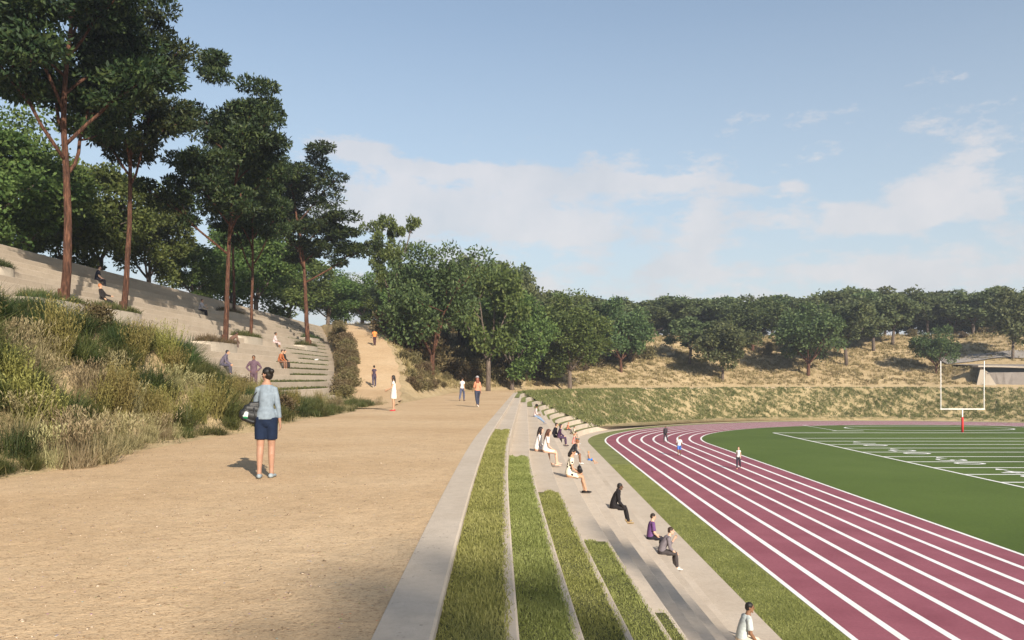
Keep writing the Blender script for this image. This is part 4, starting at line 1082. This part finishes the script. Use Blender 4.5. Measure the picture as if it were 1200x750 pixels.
# grass tongues at the start of the far curve
far_lab = 'green strip of grass starting on a curved step at the far end of the terraces'
for k in range(0, 10):
    back = D_CURB if k == 0 else row_front_d(k-1); front = row_front_d(k)
    bk, fr = back - .02, back + (front - back)*.80
    z = row_z(k) + .04; a0 = (-.30 + .045*k) if k < 7 else (-.02 + .05*(k-6)); A, B = [], []
    for a in np.linspace(a0, 2.6, 70):
        if a < 0:
            yy = AY1 + a*57; A.append((AX - bk, yy, z)); B.append((AX - fr, yy, z))
        else:
            A.append((AX - bk*math.cos(a), AY1 + bk*math.sin(a), z)); B.append((AX - fr*math.cos(a), AY1 + fr*math.sin(a), z))
    b = MB(); b.sheet(A, B); tag(b.build('grass_strip', VERGE), far_lab, 'grass strip', 'grass strips on the far curve')
# the far curve: an earth slope laid over the steps, planted
rngs = np.random.default_rng(12)
SLOPE_SOIL = make_turf('slope_soil', (.24, .195, .095), (.35, .275, .145), (.43, .34, .19), .7)
fr = np.array([D_CURB] + [row_front_d(k) for k in range(10)] + [D_BOT + .1]); fz = np.array([row_z(0) + .05] + [row_z(k) + .05 for k in range(10)] + [.05])
def start_ang(d): return .09 + .33*np.clip((D_CURB - d)/(D_CURB - row_front_d(9)), 0, 1)**1.15
b = MB()
for k in range(11):
    A, B = [], []
    for q in np.linspace(0, 1, 90):
        for L, d, z in ((A, fr[k] + .02, fz[k]), (B, fr[k+1] + .02, fz[k+1])):
            a = float(start_ang(fr[min(k+1, 10)])) + (.40*(1 - q) if k == 10 and L is B else 0) + .015*math.sin(k*3) + q*2.4
            L.append((AX - d*math.cos(a), AY1 + d*math.sin(a), z))
    b.sheet(A, B)
tag(b.build('planted_slope', SLOPE_SOIL), kind='structure')
def tufts(n, posfn, blades_n, L, W, lean, spread):
    x, y, sc = posfn(n); n = len(x)
    x = np.repeat(x, blades_n); y = np.repeat(y, blades_n); sc = np.repeat(sc, blades_n)
    m = len(x); q = rngs.uniform(0, 1, m)**.5*spread*sc; az = rngs.uniform(0, 6.28, m)
    return x + q*np.cos(az), y + q*np.sin(az), sc, m
def slope_pos(n):
    a = rngs.uniform(.02, 2.25, n); d = D_CURB + .05 + (D_BOT + .3 - D_CURB)*rngs.uniform(0, 1, n)
    hole = np.sin(a*57*1.1 + d)*np.sin(d*2.1 + a*31) + .8*rngs.normal(size=n) > -.18 - 1.0*np.clip((.95 - a)/.5, 0, 1)
    keep = (a > start_ang(d) + .02*rngs.normal(size=n) + .25*(d < row_front_d(9) + .1)) & hole; a, d = a[keep], d[keep]
    return AX - d*np.cos(a), AY1 + d*np.sin(a), rngs.uniform(.6, 1.25, len(a))
x, y, sc, m = tufts(13000, slope_pos, 20, .5, .05, (5, 60), .30)
d = dist(x, y)
base = np.stack([x, y, np.interp(-d, -fr, fz) - .03], 1)
V, F = blades(base, clump_dirs(m, rngs, 5, 70), rngs.uniform(.16, .42, m)*sc, rngs.uniform(.04, .08, m), rngs.uniform(0, .8, m), rngs)
tag(obj('slope_planting', mesh_quads('slope_planting', V, F), G_SLOPE), kind='stuff')
# short grass of the verge beside the near track
n = 90000; y = 19 + rngs.uniform(0, 1, n)**1.6*48; x = AX - rngs.uniform(47.62, D_BOT + .06, n); keep = (x < 8.72) & (x > 6.86); x, y = x[keep], y[keep]; n = len(x)
V, F = blades(np.stack([x, y, np.full(n, -.01)], 1), clump_dirs(n, rngs, 4, 62), rngs.uniform(.03, .075, n), rngs.uniform(.010, .022, n), rngs.uniform(0, .9, n), rngs)
tag(obj('verge_grass', mesh_quads('verge_grass', V, F), G_LAWN), kind='stuff')
# dry tufts of the hills
def hill_pos(n):
    yy = rngs.uniform(60, 205, n); xx = rngs.uniform(-28, 140, n); d = dist(xx, yy)
    Xc = np.interp(yy, RY, RX)
    keep = (d > D_PATH + .8 + rngs.uniform(0, 1.2, n)) & (d < 105) & ~((np.abs(xx - Xc) < RHW + .5)) & ~((xx < Xc) & (yy < 140)) & (np.abs(xx)/yy < .75)
    keep &= ~((xx > 84) & (yy > 130) & (yy < 166) & (d < 79))
    hole = np.sin(xx*.9 + yy*.35)*np.sin(yy*.8 - xx*.3) + .8*rngs.normal(size=n) > -.75
    keep &= hole
    return xx[keep], yy[keep], rngs.uniform(.55, 1.3, keep.sum())
x, y, sc, m = tufts(52000, hill_pos, 15, .7, .06, (5, 60), .42)
base = np.stack([x, y, H(x, y) - .05], 1)
V, F = blades(base, clump_dirs(m, rngs, 5, 66), rngs.uniform(.30, .72, m)*sc, rngs.uniform(.06, .12, m), rngs.uniform(0, .8, m), rngs)
tag(obj('hill_grass', mesh_quads('hill_grass', V, F), G_HILL), kind='stuff')

# shrubs along the ramp, under the trees and along the path edge
rngp = np.random.default_rng(31)
BUSH = [shrub_kit(71, 1500, 1.25, 1.7, (.22, .09)), shrub_kit(72, 1400, 1.1, 1.5, (.22, .09)), shrub_kit(73, 1500, 1.4, 1.5, (.24, .10))]
def bush(x, y, s, m, label, group, cat='shrub', name='shrub', z=None):
    o = obj(name, BUSH[int(rngp.integers(3))], m, None, (x, y, (h1(x, y) if z is None else z) - .08), float(rngp.uniform(0, 6.28)))
    o.scale = (s, s, s*rngp.uniform(.85, 1.15)); tag(o, label, cat, group)
for y in np.arange(56.5, 104, 1.25):
    xc = float(np.interp(y, RY, RX)); xe = float(np.interp(y, XEY, XEX)); xl = xc - RHW
    for f in ((.42, .74) if y > 62 else (.6,)):
        x = xe + (xl - xe)*f + rngp.uniform(-.25, .25)
        bush(x, float(y) + rngp.uniform(-.4, .4), rngp.uniform(.42, .80), G_BROWN, 'brown shrub in the hedge between seating steps and the ramp', 'brown hedge shrubs along the ramp', name='hedge_shrub')
for i in range(44):
    y = rngp.uniform(58, 106); xc = float(np.interp(y, RY, RX)) + RHW
    xedge = AX - math.sqrt(D_PATH**2 - max(0, y - AY1)**2)
    f = rngp.uniform(0, 1)**.8
    x = xc + .8 + (xedge - .7 - xc - .8)*f
    if xedge - xc < 2: continue
    m = (G_BROWN, G_HILL, L_BLUE)[int(rngp.integers(3))]
    bush(x, y, rngp.uniform(.35, .75), m, 'low olive brown shrub on the bank between ramp and sand path', 'shrubs on the bank right of the ramp')
for i in range(150):
    u = rngp.uniform(480, 760); Y = rngp.uniform(104, 175); x = (u - CU)/FOC*Y; d = float(dist(x, Y))
    if d < D_PATH + 3: continue
    if u > 690 and rngp.uniform() < .5: continue
    bush(x, Y, rngp.uniform(.9, 2.1), (L_BLUE, L_GREEN, G_HILL)[i % 3], 'dark rounded bush in the shade under the trees of the wooded bank', 'bushes under the trees of the wooded bank')
for i in range(56):
    Y = rngp.uniform(74, 132); off = rngp.uniform(1.6, 11.0); d = D_PATH + off
    x = AX - math.sqrt(d*d - max(0, Y - AY1)**2)
    if x < float(np.interp(Y, RY, RX)) + RHW + 1.5: continue
    near_ = off < 4.5
    bush(x, Y, rngp.uniform(.50, .95) if near_ else rngp.uniform(1.3, 2.3), ((G_BROWN, G_HILL, L_BLUE) if near_ else (L_GREEN, L_BLUE, L_GREEN))[i % 3],
         'low olive shrub at the foot of the wooded bank beside the path' if near_ else 'sunlit green bush in front of the wooded bank', 'low shrubs along the path edge' if near_ else 'green bushes in front of the wood')
for i in range(18):
    u = rngp.uniform(700, 1230); Y = rngp.uniform(172, 190); x = (u - CU)/FOC*Y
    bush(x, Y, rngp.uniform(.8, 1.5), (L_BLUE, G_BROWN)[i % 2], 'grey green bush near the top of the far slope', 'bushes near the top of the far slope')

# ------------------------------------------------------------------ planters on the hillside
def planter(x, y, z, L, W, Hh, label):
    """half-round concrete planter: flat back on the hill, curved wall towards the field"""
    e = empty('planter', (x, y, z)); tag(e, label, 'planter', 'planters on the hillside seating')
    mb = MB(); inn, out = [], []
    for a in np.linspace(-math.pi/2, math.pi/2, 22):
        cx_ = math.copysign(abs(math.cos(a))**.6, math.cos(a)); sy_ = math.copysign(abs(math.sin(a))**.6, math.sin(a))
        out.append((W*cx_, L/2*sy_)); inn.append(((W-.16)*cx_, (L/2-.16)*sy_))
    lo, hi = -.62, Hh
    mb.sheet([(a, b_, lo) for a, b_ in out], [(a, b_, hi) for a, b_ in out]); mb.sheet([(a, b_, hi) for a, b_ in out], [(a, b_, hi) for a, b_ in inn]); mb.sheet([(a, b_, hi) for a, b_ in inn], [(a, b_, hi - .2) for a, b_ in inn])
    mb.box((-.08, 0, (lo + hi)/2), (.16, L, hi - lo))
    mb.build('wall', PALEC, e)
    mb = MB(); mb.add([(a, b_, hi - .10) for a, b_ in inn], [tuple(range(len(inn)))]); mb.build('soil', BEDSOIL, e)
    rg = np.random.default_rng(int(abs(x*100)))
    n = 4200; f = rg.uniform(0, 1, n)**.5; a = rg.uniform(-math.pi/2, math.pi/2, n)
    px, py = (W - .1)*np.cos(a)**.6*f, (L/2 - .1)*np.sign(np.sin(a))*np.abs(np.sin(a))**.6*f
    base = np.stack([px, py, np.full(n, hi - .12)], 1)
    V, F = blades(base, clump_dirs(n, rg, 5, 70), rg.uniform(.25, 1.05, n)*(1.0 - .45*f), rg.uniform(.02, .04, n), rg.uniform(0, .9, n), rg)
    pl = obj('planter_grass', mesh_quads('planter_grass', V, F), [G_GREEN, G_DEEP, G_BROWN][int(rg.integers(3))], None, (x, y, z))
    tag(pl, 'low planting around the trunk in the ' + label.split(' planter ')[0] + ' planter ' + label.split(' planter ')[1], 'plants', 'plants in the hillside planters')
pls = ['pale planter half hidden by the bank at the first tall tree', 'wide planter behind the bank crest at the second tall tree', 'long planter lowest on the hill holding the third tall tree', 'small planter highest up the hillside',
       'middle planter beside the woman in pale pink', 'nearest planter to the ramp around the flat-topped tree']
for (x, y, z, u), lab in zip(tall_spots, pls):
    Lp = {258: 6.0, 272: 5.4, 292: 5.6, 359: 6.2}.get(u, 5.0)
    planter(x - .70, y - (.6 if u != 258 else 1.2), z - .02, Lp, 1.3, .20, lab)
x, y = hit_seat(6, 322); j, xf, z = hill_step(x); planter(xf - SW - .3, y, z - .02, 2.0, 1.3, .12, 'small planter with grass tuft at the left edge of the hillside')
x, y = hit_seat(360, 399); j, xf, z = hill_step(x); planter(xf - SW - .3, y + 3, z - .02, 5.5, 1.4, .14, 'low planter on the step just above the flat-topped tree')
# thin grass strips on the treads near the ramp
for j in range(NST - 1):
    xf = -12.8 - SW*j; y1 = step_end(xf) - .8; Lg = 9 + (j % 3)*2.5 + (5 if j > 13 else 0); z = 5.45 + SH*(j+1) + .02
    if j in (0,): continue
    b = MB(); b.sheet([(xf - SW + .01, y, z) for y in (y1 - Lg, y1)], [(xf - SW*.45, y, z) for y in (y1 - Lg, y1)][:1] + [(xf - SW*.45, y1, z)])
    e = empty('grass_tread', (xf - .5, y1, z)); tag(e, 'narrow strip of grass on a hillside step next to the hedge', 'grass strip', 'grass strips on the hillside steps')
    off = Matrix.Translation((-(xf - .5), -y1, -z)); me = b.mesh('soil'); me.transform(off); obj('soil', me, VERGE, e)
    n = 900; px = rngp.uniform(xf - SW + .03, xf - SW*.45, n); py = rngp.uniform(y1 - Lg, y1, n)
    V, F = blades(np.stack([px, py, np.full(n, z)], 1), clump_dirs(n, rngp, 5, 60), rngp.uniform(.08, .2, n), rngp.uniform(.03, .06, n), rngp.uniform(0, .8, n), rngp)
    me = mesh_quads('lawn', V, F); me.transform(off); obj('lawn', me, G_GREEN, e)
# folded cloth left on a step
x, y = hit_seat(374, 425); j, xf, z = hill_step(x)
mb = MB(); V, F = tube_geo([(-.12, -.42, .05), (-.1, 0, .07), (-.12, .4, .05)], [(.16, .045), (.20, .07), (.15, .045)], 12, (1, 0, 0), 'round'); mb.add(V, F)
mb.add(*ell((.02, .18, .11), (.12, .18, .05), 12))
o = mb.build('folded_cloth', cloth((.62, .62, .60)), None, True, loc=(xf - .35, y, z + .005)); tag(o, 'white folded cloth left lying on a step in front of the planter', 'cloth')

# loose grit on the near part of the sand path
rngg = np.random.default_rng(91); n = 5200
gy_ = 3.8 + rngg.uniform(0, 1, n)**1.8*20; gx_ = rngg.uniform(-8.1, -1.5, n)
sz = rngg.uniform(.004, .011, n)*(1 + .9*(rngg.uniform(0, 1, n) > .93))
o6 = np.array([(1, 0, 0), (0, 1, 0), (-1, 0, 0), (0, -1, 0), (0, 0, .6), (0, 0, -.6)], float)
P_ = o6[None]*sz[:, None, None]*rngg.uniform(.6, 1.4, (n, 6, 1)) + np.stack([gx_, gy_, np.full(n, Z_PATH + .002)], 1)[:, None]
f8 = np.array([(0, 1, 4), (1, 2, 4), (2, 3, 4), (3, 0, 4), (1, 0, 5), (2, 1, 5), (3, 2, 5), (0, 3, 5)])
tag(obj('gravel', mesh_quads('gravel', P_.reshape(-1, 3), (f8[None] + np.arange(n)[:, None, None]*6).reshape(-1, 3)), mat_noise('grit', [(.35, (.10, .07, .045)), (.5, (.26, .19, .125)), (.68, (.50, .42, .32))], 40, 2)), kind='stuff')

# ------------------------------------------------------------------ goal posts
WHITE = mat_plain('white_paint', (.78, .76, .74), .45); RED = mat_plain('red_padding', (.46, .022, .018), .6)
gp = empty('goal_posts', (57.0, YE + .6, 0)); tag(gp, 'white tuning-fork goal posts with red padded base on the end line of the field', 'goal')
mb = MB(); mb.tube([(0, 0, 0), (0, 0, 1.4), (0, 0, 3.05)], [.065]*3, 12, None, 'flat'); mb.build('post', WHITE, gp, True)
mb = MB(); mb.tube([(0, 0, .02), (0, 0, 1.0), (0, 0, 2.02)], [.14, .15, .14], 14, None, 'flat'); mb.build('pad', RED, gp, True)
mb = MB(); mb.tube([(-2.86, 0, 3.05), (0, 0, 3.05), (2.86, 0, 3.05)], [.07]*3, 12, None, 'round'); mb.build('crossbar', WHITE, gp, True)
for s in (-1, 1):
    mb = MB(); mb.tube([(2.82*s, 0, 3.05), (2.82*s, 0, 6), (2.84*s, 0, 9.3)], [.05]*3, 10, None, 'round'); mb.build('upright', WHITE, gp, True)

# ------------------------------------------------------------------ tunnel mouth at the right
TX, TY = 84.0, 149.5
tn = empty('tunnel_mouth', (TX, TY, 5.45)); tag(tn, 'grey concrete tunnel mouth with pale curved cap in the far slope at right edge', 'tunnel')
def arc(x, d): return AY1 + math.sqrt(d*d - (x - AX)**2)
def tpart(name, mb, mat):
    me = mb.mesh(name); me.transform(Matrix.Translation((-TX, -TY, -5.45))); return obj(name, me, mat, tn)
xs = np.linspace(0, 1, 26)
mb = MB(); x_ = [84.2 + 26*q for q in xs]
bot = [(x + 1.0*(1 - min(1, q*8)), arc(x, 66.2), 5.2) for x, q in zip(x_, xs)]; top_ = [(x - .5*(1 - min(1, q*8)), arc(x, 66.2), 8.15 + .3*q) for x, q in zip(x_, xs)]
tb = [(x - .5*(1 - min(1, q*8)), arc(x, 66.2) + .5, z) for (x, _, z), q in zip(top_, xs)]
mb.sheet(bot, top_); mb.sheet(top_, tb); tpart('wing_wall', mb, GREYC)
mb = MB(); x_ = [83.0 + 9*q for q in xs]
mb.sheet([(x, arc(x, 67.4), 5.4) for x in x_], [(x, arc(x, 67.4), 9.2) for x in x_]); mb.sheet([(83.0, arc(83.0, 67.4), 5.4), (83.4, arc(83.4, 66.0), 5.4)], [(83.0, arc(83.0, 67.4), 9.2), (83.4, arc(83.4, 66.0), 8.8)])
tpart('recess_wall', mb, mat_plain('recess_shade_tone', (.10, .12, .13), .8))  # shade of the opening under the cap, put into the wall's dark blue-grey colour
mb = MB(); x_ = [82.2 + 12*q for q in xs]; zt = [9.45 - .75*q*q for q in xs]
pf = [[(x, arc(x, 65.6), z - .30) for x, z in zip(x_, zt)], [(x, arc(x, 65.6), z) for x, z in zip(x_, zt)], [(x, arc(x, 66.4), z + .02) for x, z in zip(x_, zt)], [(x, arc(x, 67.6), z - .02) for x, z in zip(x_, zt)], [(x, arc(x, 67.6), z - .32) for x, z in zip(x_, zt)]]
for i in range(4): mb.sheet(pf[i], pf[i+1])
mb.sheet(pf[4], pf[0]); mb.add([p[0] for p in pf], [(0, 1, 2, 3, 4)]); tpart('cap', mb, PALEC)
mb = MB(); x_ = [83.6 + 27*q for q in xs]
mb.sheet([(x, arc(x, 66.6), 9.38 - .75*min(1, q*2.2)**2) for x, q in zip(x_, xs)], [(x, arc(x, 78.5), 9.9) for x, q in zip(x_, xs)]); tpart('deck', mb, GREYC)
mb = MB(); mb.sheet([(82.0, arc(82, 66.0), 5.2), (85.2, arc(85.2, 65.7), 5.2)], [(82.9, arc(82.9, 66.3), 9.1), (83.9, arc(83.9, 66.1), 8.2)]); tpart('wing_edge', mb, PALEC)
b = MB(); A, B = [], []
for q in np.linspace(0, 1, 30):
    x = 83 + 45*q; d0 = 77.5 + 2.5*math.sin(q*3) + 5*q; yy = arc(x, d0); y2 = arc(x, d0 + 4.5); A.append((x, yy, h1(x, yy) + .25)); B.append((x, y2, h1(x, y2) + .25))
b.sheet(A, B); tag(b.build('service_road', GREYC), kind='structure')
YT = 147.6
person('person in dark plum clothes standing in front of the grey tunnel wall', ((1189 - CU)/FOC*YT, YT, h1((1189 - CU)/FOC*YT, YT) + .05), 160, STAND, 1.75, False, BROWN, BLK, (.07, .04, .055), 2, (.05, .035, .05), 2, None, (.03, .02, .02))
# ------------------------------------------------------------------ camera, sun, sky
cam = bpy.data.cameras.new('camera'); co = link(bpy.data.objects.new('camera', cam))
cam.sensor_width = 36.0; cam.lens = 36.0*FOC/1200.0
cam.shift_x = -(CU - 600)/1200.0; cam.shift_y = (CV - 375)/1200.0
cam.clip_start = .1; cam.clip_end = 9000
co.location = (0, 0, CAMZ); co.rotation_euler = (math.pi/2, 0, 0)
scene.camera = co

SUN_EL = R(26); SDX, SDY = -.42, .9075          # horizontal direction the shadows run
sd = Vector((SDX*math.cos(SUN_EL), SDY*math.cos(SUN_EL), -math.sin(SUN_EL)))
sun = bpy.data.lights.new('sun', 'SUN'); sun.energy = 4.4; sun.angle = R(.5); sun.color = (1.0, .90, .77)
so = link(bpy.data.objects.new('sun', sun)); so.rotation_euler = sd.to_track_quat('-Z', 'Y').to_euler()
so.location = (20, -30, 40)

hb = MB(); hb.box((0, 400, 24.5), (3100, 3300, 52))
hm = bpy.data.materials.new('haze'); hm.use_nodes = True; hn = hm.node_tree.nodes; hn.remove(hn['Principled BSDF'])
pv = hn.new('ShaderNodeVolumePrincipled'); pv.inputs['Color'].default_value = (.80, .88, 1.0, 1); pv.inputs['Density'].default_value = .0004; pv.inputs['Anisotropy'].default_value = .2
hm.node_tree.links.new(pv.outputs[0], hn['Material Output'].inputs['Volume'])
tag(hb.build('haze', hm), kind='stuff')

world = bpy.data.worlds.new('World'); scene.world = world; world.use_nodes = True
t = NT(world); bg = t.n['Background']
sky = t.n.new('ShaderNodeTexSky'); sky.sky_type = 'NISHITA'; sky.sun_disc = False
sky.sun_elevation = SUN_EL; sky.sun_rotation = math.atan2(-SDX, -SDY)
sky.air_density = 1.0; sky.dust_density = 1.6; sky.ozone_density = 1.5; sky.altitude = 100
gen = t.n.new('ShaderNodeTexCoord').outputs['Generated']
sep = t.n.new('ShaderNodeSeparateXYZ'); t.l.new(gen, sep.inputs[0])
el = t.math('MAXIMUM', sep.outputs[2], 0.0)
# clouds: a layer seen in perspective, so that they flatten towards the horizon
den = t.math('ADD', el, .10)
cx = t.math('DIVIDE', sep.outputs[0], den); cy = t.math('DIVIDE', sep.outputs[1], den)
cmb = t.n.new('ShaderNodeCombineXYZ'); t.l.new(cx, cmb.inputs[0]); t.l.new(cy, cmb.inputs[1])
cmb.inputs[2].default_value = 3.7
mp = t.n.new('ShaderNodeMapping'); mp.inputs['Scale'].default_value = (.55, .95, 1); mp.inputs['Location'].default_value = (1.3, .4, 0)
t.l.new(cmb.outputs[0], mp.inputs[0])
n1 = t.noise(mp.outputs[0], .95, 9, .6)
# a few cumulus heaps by direction
def heap(u, v, su, sv, amp):
    dx, dz = (u - CU)/FOC, (CV - v)/FOC
    px = t.math('DIVIDE', sep.outputs[0], t.math('MAXIMUM', sep.outputs[1], .05))
    pz = t.math('DIVIDE', sep.outputs[2], t.math('MAXIMUM', sep.outputs[1], .05))
    a = t.math('DIVIDE', t.math('SUBTRACT', px, dx), su/FOC); c = t.math('DIVIDE', t.math('SUBTRACT', pz, dz), sv/FOC)
    r = t.math('ADD', t.math('MULTIPLY', a, a), t.math('MULTIPLY', c, c))
    return t.math('MULTIPLY', t.math('EXPONENT', t.math('MULTIPLY', r, -1.0)), amp)
hsum = None
for q in [(425, 178, 60, 16, .30), (560, 215, 130, 22, .18), (690, 212, 70, 16, .20), (470, 245, 150, 22, .22), (660, 262, 190, 26, .26),
          (1095, 242, 40, 18, .36), (1062, 262, 36, 14, .26), (1000, 258, 32, 14, .26), (1158, 244, 16, 12, .26), (825, 270, 16, 24, .26), (865, 220, 26, 9, .22), (930, 220, 24, 9, .20), (960, 318, 190, 16, .20), (1190, 270, 40, 12, .2), (560, 200, 90, 8, .2), (770, 215, 60, 8, .22)]:
    h = heap(*q); hsum = h if hsum is None else t.math('ADD', hsum, h)
band = t.ramp(el, [(0.0, .38), (.10, .30), (.20, .20), (.30, .08), (.40, .0)])
m2 = t.n.new('ShaderNodeMapping'); m2.inputs['Scale'].default_value = (1, 1, 2.3); t.l.new(gen, m2.inputs[0]); nd = t.noise(m2.outputs[0], 11, 9, .68)
dens = t.math('ADD', t.math('ADD', t.math('MULTIPLY', n1, .55), t.math('MULTIPLY', nd, .95)), t.math('SUBTRACT', t.math('ADD', hsum, band), .12))
cm = t.ramp(dens, [(.88, 0.0), (1.24, .66)])
ccol = t.mix(t.ramp(t.noise(gen, 7, 5, .6), [(.35, 0.0), (.65, 1.0)]), (4.3, 4.3, 4.5), (5.6, 5.2, 5.1))
# fair-weather haze low in the sky
hz = t.ramp(el, [(0.0, .90), (.08, .74), (.2, .50), (.40, .22), (.7, .0)])
skyc = t.mix(hz, sky.outputs[0], (4.6, 4.75, 5.1))
skyc = t.mix(1.0, skyc, (.955, 1.0, .985), 'MULTIPLY')
fin = t.mix(cm, skyc, ccol)
t.l.new(fin, bg.inputs['Color']); bg.inputs['Strength'].default_value = .078

scene.view_settings.view_transform = 'Standard'; scene.view_settings.look = 'None'
scene.view_settings.exposure = 1.0; scene.view_settings.gamma = 1.0
scene.render.engine = 'CYCLES'
scene.cycles.max_bounces = 6; scene.cycles.diffuse_bounces = 3; scene.cycles.transparent_max_bounces = 4
scene.cycles.use_denoising = True
